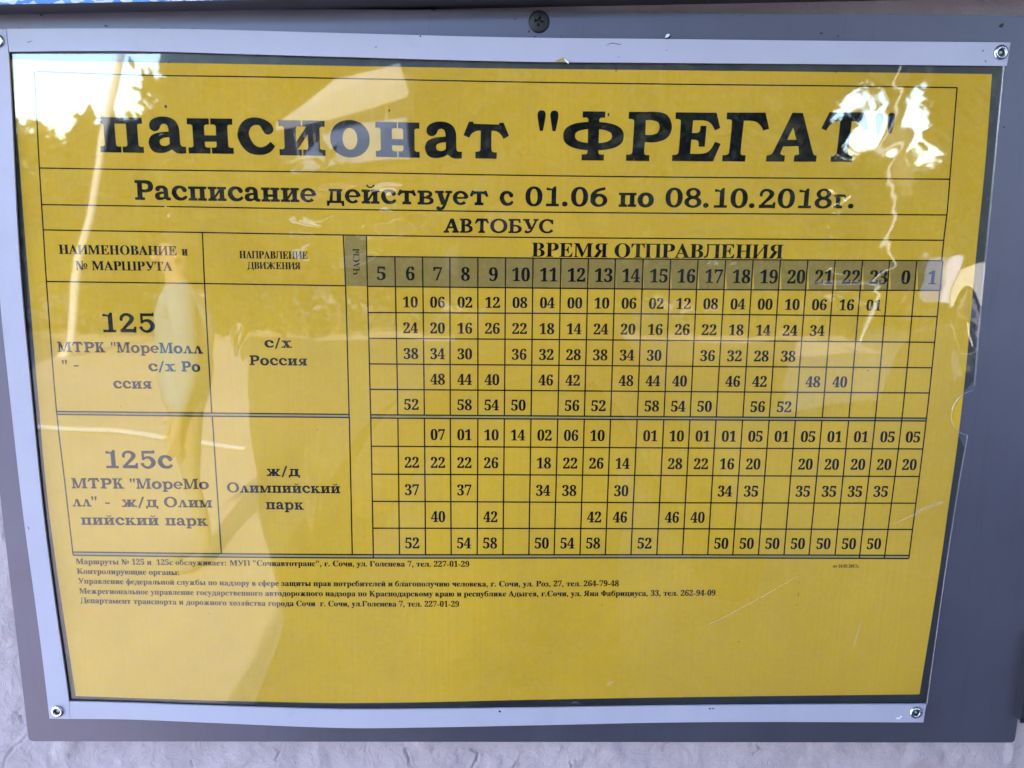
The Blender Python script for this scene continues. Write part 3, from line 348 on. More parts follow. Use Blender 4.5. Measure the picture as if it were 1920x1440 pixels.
        if ch == 'Б':
            return [stem(S, x0, 0, 1, .24, tr_=0, br=0), rect(.3, .87, .72, 1), poly((.66, 1), (.80, 1), (.84, .72), (.74, .70), (.66, .87)), arc(.46, .29, .33, .23, 90, -90, .12, .24), rect(.3, .47, .48, .59), rect(.3, 0, .48, .12)], .96
        if ch == 'С': return [arc(.56, .5, .42, .44, 38, 322, .13, .25, 20), poly((.80, .95), (.93, .95), (.96, .62), (.86, .64), (.78, .80))], 1.05
        if ch == '0': return [ring(.44, .5, .41, .515, .17, .39, 2.2)], .90
        if ch == '1': return [poly((.14, .97), (.40, .90), (.5, 1.02), (.60, 1.02), (.60, .12), (.38, .12), (.38, .82), (.14, .82)), rect(.12, 0, .74, .135)], .86
        if ch == '2': return [stroke([(.16, .60, .13), (.17, .78, .15), (.30, .91, .14), (.50, .91, .15), (.66, .76, .22), (.60, .58, .20), (.40, .36, .15), (.20, .14, .14)]), rect(.08, 0, .76, .18), poly((.68, 0), (.84, -.02), (.86, .30), (.76, .30), (.70, .16))], .92
        if ch == '5': return [rect(.16, .84, .74, .99), poly((.72, .84), (.74, 1.03), (.80, 1.03), (.80, .84)), rect(.15, .46, .27, .99), stroke([(.20, .52, .10), (.36, .61, .13), (.56, .59, .18), (.70, .42, .23), (.70, .26, .22), (.54, .08, .16), (.34, .06, .13), (.16, .20, .14)]), [ell(.16, .24, .09, .08)]], .90
        if ch == '6': return [[ell(.46, .33, .41, .345), ell(.48, .32, .18, .20)], stroke([(.17, .34, .20), (.18, .58, .22), (.36, .82, .16), (.76, .94, .14)])], .90
        if ch == '8': return [[ell(.44, .74, .35, .27), ell(.44, .75, .15, .15)], [ell(.44, .28, .41, .30), ell(.44, .27, .19, .165)]], .90
        if ch == '.': return [[ell(.16, .12, .135, .13)]], .42
        if ch == '/': return [line(.10, -.10, .44, 1.0, .13)], .56
        if ch == '-': return [rect(.08, .26, .48, .40)], .56
    if ch == ' ': return [], .40
    LAT = {'А':'A','В':'B','С':'C','Е':'E','Н':'H','К':'K','М':'M','О':'O','Р':'P','Т':'T','Х':'X','а':'a','с':'c','е':'e','о':'o','р':'p','х':'x','у':'y'}
    k = LAT.get(ch, ch)
    if not B and k in OUT:
        d = OUT[k]; q = .90 if ch in '0123456789' else 1.
        return [[[(c[i]/1000*q, c[i+1]/1000) for i in range(0, len(c), 2)] for c in d[1:]]], d[0]/1000*q
    if ch in 'нН': return [stem(S, x0, 0, H), stem(S, x1, 0, H), rect(x0+w-.01, ty-t/2, x1+.01, ty+t/2)], xr
    if ch in 'пП': return [stem(S, x0, 0, H, tr_=0), stem(S, x1, 0, H, tl=0), rect(x0+.05, H-t, x1+w-.05, H)], xr
    if ch in 'иИйЙ': return [stem(S, x0, 0, H), stem(S, x1, 0, H), poly((x0+w-.01, .10*H), (x0+w-.01, .10*H+t*1.5), (x1+.01, .90*H), (x1+.01, .90*H-t*1.5))] + (breve(S, (x0+x1+w)/2, H) if lo == 'й' else []), xr
    if ch in 'шШщЩ': return [stem(S, x0, 0, H, br=0), stem(S, x0+D*.92, 0, H, br=0, bl=0, tl=.6, tr_=.6), stem(S, x0+D*1.84, 0, H, bl=0), rect(x0+.05, 0, x0+D*1.84+.05, t)] + ([poly((x0+D*1.84+w, t), (x0+D*1.84+w+e+.05, t), (x0+D*1.84+w+e+.05, -.2), (x0+D*1.84+w+e-.02, -.2), (x0+D*1.84+w, 0))] if lo == 'щ' else []), x0+D*1.84+w+e+.05
    if lo == 'ц': return [stem(S, x0, 0, H, br=0), stem(S, x1, 0, H, bl=0), rect(x0+.05, 0, x1+.05, t), poly((x1+w, t), (x1+w+e+.05, t), (x1+w+e+.05, -.2), (x1+w+e-.02, -.2), (x1+w, 0))], xr+.03
    if lo == 'ч': return [stem(S, x1, 0, H), rect(x0-e, H-s, x0+w+e, H), stroke([(x0+w/2, H, w), (x0+w/2, H*.66, w*.95), (x0+w*.9, H*.43, t*1.9), (x1+.02, H*.45, t*1.2)])], xr
    if lo in 'ьы':
        o = [stem(S, x0, 0, H, br=0), arc(x0+w*.85, H*.29, D*.58, H*.27-t*.3, 90, -90, t, w), rect(x0+.05, 0, x0+w, t), rect(x0+w-.02, H*.56-t*.6, x0+w+.02, H*.56+t*.3)]
        X = x0+w*.85+D*.58+w*.5
        if lo == 'ы': o.append(stem(S, X+e+.04, 0, H)); X += e+.04+w+e
        return o, X+.03
    if lo == 'ю': 
        r = (.30 if lo == ch else .42); X = x0+w+.10+r
        return [stem(S, x0, 0, H), rect(x0+w, ty-t/2, X-r+.05, ty+t/2), ring(X, H/2, r, H*.52, r-w*.85, H*.52-t)], X+r+.04
    if lo == 'я':
        q, X = (1, 1.0) if ch == 'Я' else (.70, .74); d = OUT['R']
        return [[[(X-c[i]/1000*q*.95, c[i+1]/1000*q) for i in range(0, len(c), 2)] for c in d[1:]]], X+.03
    if lo == 'л':
        return [stem(S, x1, 0, H, tl=0), rect(x0+.05, H-t, x1+.05, H), stroke([(x0+.14, H, t*1.2), (x0+.14, H*.4, t*1.3), (x0+.06, H*.12, t*1.5), (x0-.06, .08, t*1.2)]), [ell(x0-.04, .08, .07, .07)]], xr
    if lo == 'д':
        return [rect(x1, 0, x1+w, H), rect(x0+.08, H-s, x1+w+e, H), stroke([(x0+.18, H, t*1.2), (x0+.16, H*.5, t*1.3), (x0+.04, .02, t*1.4)]), rect(x0-.08, 0, x1+w+.08, t), poly((x0-.08, t), (x0-.08, -.22), (x0-.03, -.22), (x0+.08, 0)), poly((x1+w+.08, t), (x1+w+.08, -.22), (x1+w+.03, -.22), (x1+w-.08, 0))], xr
    if lo == 'г': return [stem(S, x0, 0, H, tr_=0), rect(x0+.05, H-t, x0+w+D*.72, H), poly((x0+w+D*.72, H), (x0+w+D*.76, H*.62), (x0+w+D*.70, H*.62), (x0+w+D*.4, H-t))], x0+w+D*.80+.03
    if lo == 'б' and ch == 'б': return [ring(.37, .345, .34, .36, .34-w*.85, .36-t), stroke([(.11, .36, .15), (.12, .66, .16), (.30, .88, .14), (.58, .93, .12), (.62, 1.02, .05)])], .76
    if ch == 'Б': return [stem(S, x0, 0, 1, tr_=0, br=0), rect(.2, 1-t, .75, 1), arc(.42, .28, .28, .25, 90, -90, t, w), rect(.2, 0, .4, t), rect(.2, .5, .42, .5+t)], .9
    if ch == 'в': return [stem(S, x0, 0, H, tr_=0, br=0), arc(x0+w+.05, H*.75, .17, H*.2, 90, -90, t, w*.8), rect(x0+w, H-t, x0+w+.06, H), rect(x0+w, H*.5-t/2, x0+w+.06, H*.5+t/2), arc(x0+w+.06, H*.27, .2, H*.22, 90, -90, t, w*.9), rect(x0+w, 0, x0+w+.07, t)], .72
    if ch == 'т': return [stem(S, .27, 0, H, tl=0, tr_=0), rect(.04, H-t, .70, H), poly((.04, H), (.10, H-t), (.07, H-.24), (.02, H-.24)), poly((.70, H), (.64, H-t), (.67, H-.24), (.72, H-.24))], .75
    if ch == 'к': return [stem(S, x0, 0, H), stroke([(x0+w, H*.45, t), (x0+w+.12, H*.62, t), (x0+w+.2, H*.92, t)]), [ell(x0+w+.24, H*.9, .07, .07)], hdiag(x0+w+.04, H*.58, x0+w+.2, 0, w), rect(x0+w+.12, 0, x0+w+.46, s)], x0+w+.47
    if ch == 'м': return [stem(S, x0, 0, H, t, tr_=0), stem(S, x0+.62, 0, H, tl=0), hdiag(x0, H, x0+.26, .02, w), hdiag(x0+.34, .02, x0+.56, H, t)], x0+.62+w+e+.03
    if lo == 'ж':
        c = .16+D; 
        return [stem(S, c-w/2, 0, H), stroke([(c-w/2, H*.5, t), (c-w/2-.14, H*.66, t), (c-D+.06, H*.92, t)]), stroke([(c+w/2, H*.5, t), (c+w/2+.14, H*.66, t), (c+D-.06, H*.92, t)]), hdiag(c-D-.06, 0, c-w/2-.14, H*.55, w*.9), hdiag(c+D-w*.9+.06, 0, c+w/2-.04, H*.55, w*.9), rect(c-D-.14, 0, c-D+.2, s), rect(c+D-.2, 0, c+D+.14, s), [ell(c-D+.06, H*.9, .08, .08)], [ell(c+D-.06, H*.9, .08, .08)]], 2*c
    if ch == 'з': return [arc(.26, H*.74, .17, H*.2, 150, -90, t, w*.8), arc(.26, H*.27, .21, H*.23, 90, -150, t, w*.9), [ell(.12, H*.78, .06, .06)], [ell(.1, H*.2, .07, .07)]], .62
    if lo == 'ф':
        r = .30 if ch == 'ф' else .40; c = r+.12; y = H*.5; q = .36 if ch == 'ф' else .32
        y0, y1 = (-.28, 1.0) if ch == 'ф' else (0, 1)
        return [stem(S, c-w*.45, y0, y1, w*.9), [ell(c, y, r+.1, q), ell(c, y, r+.1-w*.85, q-t)]], 2*c
    if ch == 'У': return [hdiag(.12, H, .46, .28, w*1.1), stroke([(.94, H, t), (.66, .38, t*1.1), (.50, .12, t*1.3), (.30, .05, t*1.3)]), [ell(.28, .08, .08, .08)], rect(.02, H-s, .46, H), rect(.76, H-s, 1.06, H)], 1.06
    if ch == '.': return [[ell(.16, .10, .105, .105)]], .37
    if ch == ',': return [[ell(.16, .10, .105, .105)], stroke([(.22, .08, .1), (.20, -.08, .07), (.10, -.2, .02)])], .37
    if ch == ':': return [[ell(.2, .10, .105, .105)], [ell(.2, .58, .105, .105)]], .49
    if ch == '-': return [rect(.06, .24, .42, .38)], .49
    if ch == '"': return [poly((.12, 1.02), (.27, 1.02), (.23, .6), (.16, .6)), poly((.42, 1.02), (.57, 1.02), (.53, .6), (.46, .6))], .72
    if ch == '№': return [stem(S, .20, 0, 1, .09, tr_=0), hdiag(.17, 1, .62, 0, .24), stem(S, .80, 0, 1, .07, br=0, bl=0), ring(1.16, .5, .20, .24, .10, .18), rect(.98, .12, 1.34, .19)], 1.42
    if ch == '/': return [line(.02, -.05, .38, 1.05, .1)], .42
    raise KeyError(ch)

GC = {}
def tri_glyph(ch, S):
    key = (ch, S.n)
    if key in GC: return GC[key]
    shapes, adv = glyph(ch, S); V = []; F = []
    for k, sh in enumerate(shapes):
        cs = []
        for c in sh:
            q = [p for i, p in enumerate(c) if math.hypot(p[0]-c[i-1][0], p[1]-c[i-1][1]) > 1e-4]
            cs.append([Vector((x, y, 0)) for x, y in q])
        n0 = len(V)
        for c in cs: V += [(p.x, p.y, k) for p in c]
        for f in tessellate_polygon(cs): F.append(tuple(i+n0 for i in f))
    xs = [v[0] for v in V] or [0, 0]
    GC[key] = (V, F, adv, min(xs), max(xs)); return GC[key]
def set_text(s, S):
    """lay a line out: list of (glyph key, x) and the ink extent"""
    x = 0; o = []; lo = 1e9; hi = -1e9
    for ch in s:
        V, F, adv, a, b = tri_glyph(ch, S)
        if V: o.append((ch, x)); lo = min(lo, x+a); hi = max(hi, x+b)
        x += adv
    return o, lo, hi
# ------------------------------------------------------------ the wall behind the board
WY = .0075                                             # mean depth of the plaster behind the front of the board
cracks = []
rc = random.Random(4)
def crack(pts, wd, dp): cracks.append(([W(u, v, -WY) for u, v in pts], wd, dp))
crack([(52, 1378), (40, 1392), (24, 1404), (10, 1424), (6, 1440)], .0007, .0007)
crack([(4, 968), (12, 985), (9, 1010)], .0006, .001)
crack([(760, 1404), (766, 1420), (769, 1436)], .0007, .0014)
crack([(884, 1406), (897, 1414), (893, 1428), (886, 1440)], .0009, .0018)
crack([(962, 1440), (967, 1430), (972, 1427)], .0006, .0012)
crack([(1068, 1424), (1072, 1434), (1070, 1440)], .0006, .0012)
crack([(1252, 1394), (1242, 1408)], .0005, .001)
crack([(1418, 1394), (1424, 1404), (1412, 1414)], .0006, .0012)
crack([(130, 1411), (133, 1417)], .0006, .001)
crack([(515, 1404), (525, 1412), (518, 1424)], .0006, .0012)
crack([(358, 1426), (364, 1438)], .0006, .0012)
crack([(30, 1335), (38, 1345), (44, 1355)], .0007, .001)
def wall_depth(x, z):
    q = noise.fractal(Vector((x*26, z*26, 1.7)), 1.0, 2.1, 4)*.0011+noise.fractal(Vector((x*120, z*120, 5.1)), .9, 2.2, 3)*.00035
    k = noise.noise(Vector((x*62, z*50, 9.3)))
    q += max(0, k-.34)*.0035
    y = WY-q*1.2
    for P, wd, dp in cracks:
        for a, b in zip(P[:-1], P[1:]):
            dx, dz = b.x-a.x, b.z-a.z; l = dx*dx+dz*dz
            t = max(0, min(1, ((x-a.x)*dx+(z-a.z)*dz)/l)); d = math.hypot(x-a.x-dx*t, z-a.z-dz*t)
            if d < wd: y += dp*(1-d/wd)
            elif d < wd*2.5: y -= dp*.18*(1-(d-wd)/(wd*1.5))
    return y
def wall_patch(x0, x1, z0, z1, st):
    nx, nz = int((x1-x0)/st)+1, int((z1-z0)/st)+1; V = []; F = []
    for j in range(nz+1):
        for i in range(nx+1):
            x = x0+(x1-x0)*i/nx; z = z0+(z1-z0)*j/nz; V.append((x, wall_depth(x, z), z))
    for j in range(nz):
        for i in range(nx): a = j*(nx+1)+i; F.append((a, a+1, a+nx+2, a+nx+1))
    return V, F
XL, XR, ZB, ZT = W(-60, 1500).x-.02, W(1990, 20).x+.03, W(960, 1500).z-.012, W(960, -40).z+.012
V = []; F = []
for (a, b, c, d, s) in ((XL, XR, ZB, W(960, 1372).z, .0008), (XL, W(90, 1390).x, W(960, 1372).z, ZT, .0010),
                        (W(1890, 1390).x, XR, W(960, 1372).z, ZT, .0012), (W(90, 1390).x, W(1890, 1390).x, W(960, 30).z, ZT, .0014)):
    v, f = wall_patch(a, b, c, d, s); n = len(V); V += v; F += [tuple(i+n for i in q) for q in f]
# the wall goes on beyond the frame: flat plaster around the detailed field
BX0, BX1, BZ0, BZ1 = -1.0, 3.6, -1.62, 1.05
for (a, b, c, d) in ((BX0, XL, BZ0, BZ1), (XR, BX1, BZ0, BZ1), (XL, XR, BZ0, ZB), (XL, XR, ZT, BZ1), (W(90, 1390).x, W(1890, 1390).x, W(960, 1372).z, W(960, 30).z)):
    n = len(V); V += [(a, WY+.0006, c), (b, WY+.0006, c), (b, WY+.0006, d), (a, WY+.0006, d)]; F.append((n, n+1, n+2, n+3))
n = len(V); V += [(x, y, z) for y in (WY+.0008, .2) for x, z in ((BX0, BZ0), (BX1, BZ0), (BX1, BZ1), (BX0, BZ1))]
F += [(n+i, n+(i+1) % 4, n+(i+1) % 4+4, n+i+4) for i in range(4)]+[(n+7, n+6, n+5, n+4)]
tag(mesh('plaster_wall', V, F, M_wall, smooth=True), 'rough pale lilac plaster wall with cracks behind the grey board', 'wall')

# ------------------------------------------------------------ the board
board = thing('notice_board', 'grey powder coated metal notice board screwed to the plaster wall', 'notice board', W(960, 1393))
def rounded(pts, r, n=4):
    out = []
    for i, p in enumerate(pts):
        a, b = Vector(pts[i-1]), Vector(pts[(i+1) % len(pts)]); p = Vector(p)
        da, db = (a-p).normalized()*r, (b-p).normalized()*r
        for k in range(n+1):
            t = k/n; out.append((p+da*(1-t)**2+db*t*t))
    return out
tl, tr_, br, bl = W(-66, 10), W(2070, 30), W(1903, 1393.5), W(53, 1391)
tl.x = bl.x-.0004
out = rounded([tuple(bl), tuple(br), (br.x+.0006, 0, tr_.z), tuple(tl)], .0022)
bm = bmesh.new(); vs_ = [bm.verts.new((p[0], 0, p[2])) for p in out]; f = bm.faces.new(vs_)
g = bmesh.ops.extrude_face_region(bm, geom=[f]); 
for e_ in g['geom']:
    if isinstance(e_, bmesh.types.BMVert): e_.co.y += .004
bmesh.ops.recalc_face_normals(bm, faces=bm.faces)
bmesh.ops.bevel(bm, geom=[e_ for e_ in bm.edges if all(abs(v.co.y) < 1e-6 for v in e_.verts)], offset=.0005, segments=2, affect='EDGES')
from_bm('metal_panel', bm, M_board, board)

# white edging strips
T0 = [(-44, 57), (12, 54), (120, 53.5), (330, 54), (480, 57.5), (640, 62), (960, 70), (1280, 73.5), (1600, 77), (1895, 79.5)]
T1 = [(-44, 98), (17, 97), (120, 95.6), (265, 96), (450, 101), (640, 106.5), (960, 115), (1280, 118), (1600, 120.5), (1888, 123.5)]
B0 = [(130, 1315.5), (240, 1318.5), (400, 1324), (640, 1330.5), (800, 1330), (1000, 1327.5), (1320, 1323), (1737, 1320.5)]
B1 = [(130, 1348), (240, 1349), (400, 1355.5), (640, 1365), (800, 1364), (1000, 1360), (1320, 1354), (1731.5, 1354.5)]
L0 = [(-30, 55), (-18, 300), (0, 560), (20, 755), (42, 952), (62, 1100), (78, 1220), (93, 1347)]
L1 = [(11, 55), (17, 110), (36, 480), (57, 720), (81, 960), (103, 1130), (129.5, 1316), (131, 1348)]
def strip(name, a, b, ax=0, notch=None):
    V, F = band(a, b, .0025, 60, ax)
    V, F = slab(V, F, .0009)
    o = mesh(name, V, F, M_strip, board); return o
L0y = [(p[0], p[1]) for p in L0]
strip('edge_strip', T0[1:], T1[1:])
strip('edge_strip', B0, B1)
V, F = band(L0, L1, .0025, 60, 1); V, F = slab([(v[0], v[1]-.00012, v[2]) for v in V], F, .0009)
mesh('edge_strip', V, F, M_strip, board)
# torn nick with a curled burr on the lower edge of the top strip
nb = [(1040, 115.5), (1046, 112), (1052, 110), (1056, 107.5), (1059, 110), (1062, 113), (1066, 119), (1064, 120), (1057, 116.5), (1048, 116)]
V = [W(u, v, .0027) for u, v in nb[:6]+nb[8:]]; mesh('torn_nick', V, [tuple(range(len(V)))], M_sep, board)
V = [W(u, v, h) for u, v, h in ((1057, 109, .0027), (1061, 112, .0030), (1066.5, 116, .0036), (1066, 120, .0033), (1062, 116.5, .0029), (1058.5, 113, .0027))]
mesh('burr', V, [(0, 1, 4, 5), (1, 2, 3, 4)], M_burr, board)
# dark specks and scuffs
def specks(name, L, h, parent, m=M_dirt):
    V = []; F = []
    for (u, v, a, b, ang) in L:
        n = len(V); r = random.Random(int(u*7+v)); k = 9
        for i in range(k):
            t = 2*math.pi*i/k; q = .75+.5*r.random(); x, y = a*q*math.cos(t), b*q*math.sin(t); c, s = math.cos(ang), math.sin(ang)
            V.append(W(u+x*c-y*s, v+x*s+y*c, h))
        F.append(tuple(range(n+k-1, n-1, -1)))
    o = mesh(name, V, F, m, parent); o['kind'] = 'stuff'; return o
specks('grime_specks', [(199, 48.5, 4.5, 1.6, .35), (36, 53, 3, .8, 0), (307, 53.5, 7, .9, 0), (358, 54.5, 8, .8, -.1), (966, 36, 4, .9, 0), (812, 18, 7, 1.1, .15), (992, 59, 1.6, 2.8, .3), (1003, 68.5, 3, .9, 0), (1052, 68.5, 1, 1.6, 0), (1540, 62.5, 4, 1.3, -.3), (1571, 68, 2.5, 1, .2), (1882, 238.5, 1.7, 1.8, 0), (1392, 29, 2, .8, 0), (1878, 48, 5, 3, -.7), (78, 28, 4, 2, -.5), (430, 17, 14, 1.2, -.05)], .00005, board)
def scuff(pts, w, h, parent, m=M_dirt, name='scuff_mark'):
    V = []; F = []
    for i, (u, v) in enumerate(pts):
        a, b = pts[max(i-1, 0)], pts[min(i+1, len(pts)-1)]; dx, dy = b[0]-a[0], b[1]-a[1]; l = math.hypot(dx, dy)
        q = w*(1-abs(2*i/(len(pts)-1)-1)**3*.8)/2
        V += [W(u-dy/l*q, v+dx/l*q, h), W(u+dy/l*q, v-dx/l*q, h)]
    F = [(2*i, 2*i+2, 2*i+3, 2*i+1) for i in range(len(pts)-1)]
    return mesh(name, V, F, m, parent)
scuff([(1135, 86), (1142, 82.5), (1148, 80.8), (1156, 82), (1163, 84), (1166, 82)], 1.3, .00255, board)
scuff([(50, 79.5), (55, 78.5), (61, 76.5)], 1.5, .00255, board)
scuff([(51, 987), (54, 990), (53.5, 994)], 1.6, .00270, board)
specks('grime_specks', [(788, 68, 1.8, 1.6, 0), (1331, 1329, 2, 1.5, 0), (1337, 1328.5, 1.8, 1.4, 0), (937, 1334, 2.6, 2, .8), (1160, 107, 1.5, .6, 0), (1843, 95, 2, 1, .7), (1848, 115, 3, .8, 1), (1254, 70, 6, 2.2, -.5), (705, 88, 2.2, .7, 0), (1250, 94, 1.6, .6, 0)], .00255, board)
specks('plaster_crumbs', [(1251, 67, 5, 2.6, -.6), (1684, 1347, 4, 2, .3), (1689, 1344, 2, 3, .5)], .00257, board, M_burr)
# rivets and the screw
def rivet(u, v, rpx, h):
    c = W(u, v, h); s = (W(u+rpx, v, h)-c).length
    prof = [(1.0, 0), (1.0, -.10), (.93, -.26), (.78, -.36), (.62, -.38), (.50, -.34), (.43, -.22), (.40, -.05)]
    V = []; F = []; K = 40
    for r, y in prof:
        for i in range(K):
            a = 2*math.pi*i/K; V.append((c.x+r*s*math.cos(a), c.y+y*s, c.z+r*s*math.sin(a)))
    for j in range(len(prof)-1):
        for i in range(K): F.append((j*K+i, j*K+(i+1) % K, (j+1)*K+(i+1) % K, (j+1)*K+i))
    o = mesh('rivet', V, F, M_alu, board, True)
    V = []; F = []; pr = [(.41, -.20), (.36, -.02), (.15, .02), (0.001, .02)]
    for r, y in pr:
        for i in range(20): a = 2*math.pi*i/20; V.append((c.x+r*s*math.cos(a), c.y+y*s-.00003, c.z+r*s*math.sin(a)))
    for j in range(3):
        for i in range(20): F.append((j*20+i, j*20+(i+1) % 20, (j+1)*20+(i+1) % 20, (j+1)*20+i))
    mesh('bore', V, F, M_hole, o, True)
rivet(1876, 98.5, 13.8, .0025); rivet(1717, 1335.5, 12, .0025); rivet(108.5, 1333, 12.3, .00262); rivet(-4, 77, 13, .0026)
c = W(1010.5, 41, 0); s = .00445
V = []; F = []; K = 48
pr = [(1, 0), (1.0, -.10), (.97, -.16), (.85, -.24), (.55, -.30)]
bm = bmesh.new(); rings = []
for r, y in pr: rings.append([bm.verts.new((c.x+r*s*math.cos(2*math.pi*i/K), y*s, c.z+r*s*1.02*math.sin(2*math.pi*i/K))) for i in range(K)])
for a, b in zip(rings[:-1], rings[1:]):
    for i in range(K): bm.faces.new((a[i], a[(i+1) % K], b[(i+1) % K], b[i]))
# cross recess: a plus-shaped hole in the crown
rot = math.radians(-12); cr_ = []
for q in range(4):
    for dx, dy in ((.11, .11), (.13, .44), (-.13, .44)):
        a = q*math.pi/2+rot; cr_.append((dx*math.cos(a)-dy*math.sin(a), dx*math.sin(a)+dy*math.cos(a)))
cr2 = [cr_[i] for i in range(12)]
vo = [bm.verts.new((c.x+x*s, -.31*s, c.z+y*s)) for x, y in cr2]; vi = [bm.verts.new((c.x+x*s*.55, -.02*s, c.z+y*s*.55)) for x, y in cr2]
for i in range(12): bm.faces.new((vo[i], vo[(i+1) % 12], vi[(i+1) % 12], vi[i]))
bm.faces.new(vi)
inner = rings[-1]; pl = [[Vector((v.co.x, v.co.z, 0)) for v in inner], [Vector((v.co.x, v.co.z, 0)) for v in vo]]; allv = inner+vo
for t in tessellate_polygon(pl):
    try: bm.faces.new([allv[i] for i in t])
    except ValueError: pass
bmesh.ops.recalc_face_normals(bm, faces=bm.faces)
from_bm('screw', bm, M_screw, board)

# ------------------------------------------------------------ the sign above (its lower edge shows) and the dark frame at the right
up = thing('upper_sign', 'blue and white printed sign mounted above the grey board at top left', 'sign', W(-100, -20))
def m_print():
    m = N('blue_white_print'); sc = m.n('VectorMath', operation='MULTIPLY', i_0=m.co, i_1=(230, 1, 520)).outputs[0]
    v = m.n('TexVoronoi', i_Vector=sc, i_Scale=1.).outputs[1]
    k = m.ramp(m.n('SeparateColor', i_0=v).outputs[0], (.0, (.03, .16, .50)), (.42, (.07, .27, .60)), (.5, (.45, .50, .55)), (1., (.62, .64, .70)))
    m.base(k); m.rough(.4); return m.m
M_print = m_print()
ang = -.033
def U(x, z, y): return (x*math.cos(ang)-z*math.sin(ang), y, x*math.sin(ang)+z*math.cos(ang))
p0 = W(0, 9.0, .0182); 
z0 = p0.z
def box8(name, x0, x1, y0, y1, z0, z1, m, parent, f=lambda p: p):
    V = [f((x, y, z)) for x in (x0, x1) for y in (y0, y1) for z in (z0, z1)]
    return mesh(name, V, [(0, 1, 3, 2), (4, 6, 7, 5), (0, 4, 5, 1), (2, 3, 7, 6), (0, 2, 6, 4), (1, 5, 7, 3)], m, parent)
def tilt(p): return Vector((p0.x, 0, p0.z))+Vector((p[0]*math.cos(.033)-p[2]*math.sin(.033), p[1], p[0]*math.sin(.033)+p[2]*math.cos(.033)))
box8('sign_panel', -.30, .62, -.0180, .0055, 0, .40, M_steel, up, tilt)
o = box8('printed_face', -.299, .619, -.0186, -.0181, .0001, .399, M_print, up, tilt)
nf = thing('dark_frame', 'dark frame corner at the right edge beside the grey board', 'frame', W(1960, 1350))
a = W(1913, 1352, .006); box8('frame_panel', a.x, a.x+.22, -.006, .006, a.z, a.z+.045, M_steel, nf)
box8('frame_rim', a.x-.0004, a.x+.22, -.0072, -.0061, a.z-.0004, a.z+.0012, M_hole, nf)

# ------------------------------------------------------------ the printed timetable
PH = .0006                                              # height of the paper's face in front of the board
poster = thing('timetable_poster', 'yellow printed bus timetable sheet with black Cyrillic text inside the clear pocket', 'poster', W(930, 1305, PH))
PT = [(20, 111), (120, 114), (270, 117), (450, 120), (640, 123.5), (960, 128.5), (1280, 132), (1600, 135.5), (1860, 138.8)]
PB = [(142, 1305), (240, 1308.5), (400, 1313.5), (560, 1317), (640, 1318.3), (800, 1316.5), (1000, 1312), (1320, 1306.6), (1724, 1301.8)]
PL = [(20, 111), (32, 250), (50, 480), (70, 725), (92, 960), (142, 1305)]
PR = [(1860, 138.8), (1848, 300), (1830, 480), (1811, 693), (1795, 833), (1777, 960), (1760, 1080), (1724, 1301.8)]
def coons(h, nu=90, nv=70):
    V = []; F = []
    tl_, tr2, bl_, br2 = PT[0], PT[-1], PB[0], PB[-1]
    for j in range(nv+1):
        t = j/nv; yl = PL[0][1]+(PL[-1][1]-PL[0][1])*t; yr = PR[0][1]+(PR[-1][1]-PR[0][1])*t
        l = (lerp(PL, yl, 1), yl); r = (lerp(PR, yr, 1), yr)
        for i in range(nu+1):
            s = i/nu; xt = PT[0][0]+(PT[-1][0]-PT[0][0])*s; xb = PB[0][0]+(PB[-1][0]-PB[0][0])*s
            a = (xt, lerp(PT, xt)); b = (xb, lerp(PB, xb)); p = []
            for k in (0, 1):
                p.append((1-t)*a[k]+t*b[k]+(1-s)*l[k]+s*r[k]-((1-s)*(1-t)*tl_[k]+s*(1-t)*tr2[k]+(1-s)*t*bl_[k]+s*t*br2[k]))
            V.append(W(p[0], p[1], h))
    for j in range(nv):
        for i in range(nu): a = j*(nu+1)+i; F.append((a, a+nu+1, a+nu+2, a+1))
    return V, F
V, F = coons(PH); V, F = slab(V, F, .00025)
mesh('paper', V, F, M_yel, poster)

# measured lines of the table
LT = [(70, 134), (270, 141), (450, 143.5), (640, 147), (960, 153.5), (1280, 158), (1600, 161.5), (1795, 164.5)]
L1_ = [(74, 315), (300, 318.7), (640, 323), (960, 328.5), (1280, 332.3), (1781, 336)]
L2_ = [(78, 383.5), (300, 387), (640, 392.5), (960, 397), (1280, 400), (1775, 403)]
L3_ = [(81, 431), (384, 436), (640, 440.5), (960, 444.8), (1280, 447.3), (1769, 450.5)]
LH = [(688, 480.8), (1060, 484.4), (1280, 486), (1480, 487.4), (1766, 488.8)]
rows = [[(690, 537), (900, 539), (1060, 540.6), (1280, 542.6), (1480, 543.8), (1763, 544.5)],
        [(691, 586), (1280, 589), (1747, 593.4)], [(692, 634.3), (1280, 638.3), (1742, 641.7)], [(693, 682.3), (1280, 686.7), (1738, 689.5)],
        [(694, 730), (1280, 734.3), (1743, 736.8)], [(695, 777.7), (1280, 781.5), (1738, 784)],
        [(695, 783.8), (1280, 787.2), (1737, 789.4)], [(696.5, 836.7), (1280, 840), (1729, 841.8)], [(697, 889), (1280, 891.7), (1723, 893.4)],
        [(698, 940), (1280, 942.7), (1717, 943.5)], [(699, 990.3), (1280, 991.5), (1711, 992.8)], [(700, 1039.8), (1280, 1040.2), (1705, 1041.2)]]
CT = [687.7, 740.4, 792.3, 843.5, 896, 948, 999.5, 1051.8, 1103.3, 1154, 1206, 1257.6, 1309, 1361, 1412.3, 1463.7, 1515, 1566.4, 1617.8, 1668.6, 1719.6, 1768.4]
CM = [695, 746, 795.7, 844.3, 896, 945.7, 995.7, 1046, 1095.7, 1145, 1195, 1245, 1294, 1343, 1393, 1442.7, 1492, 1542, 1592, 1641.7, 1691.7, 1737.7]
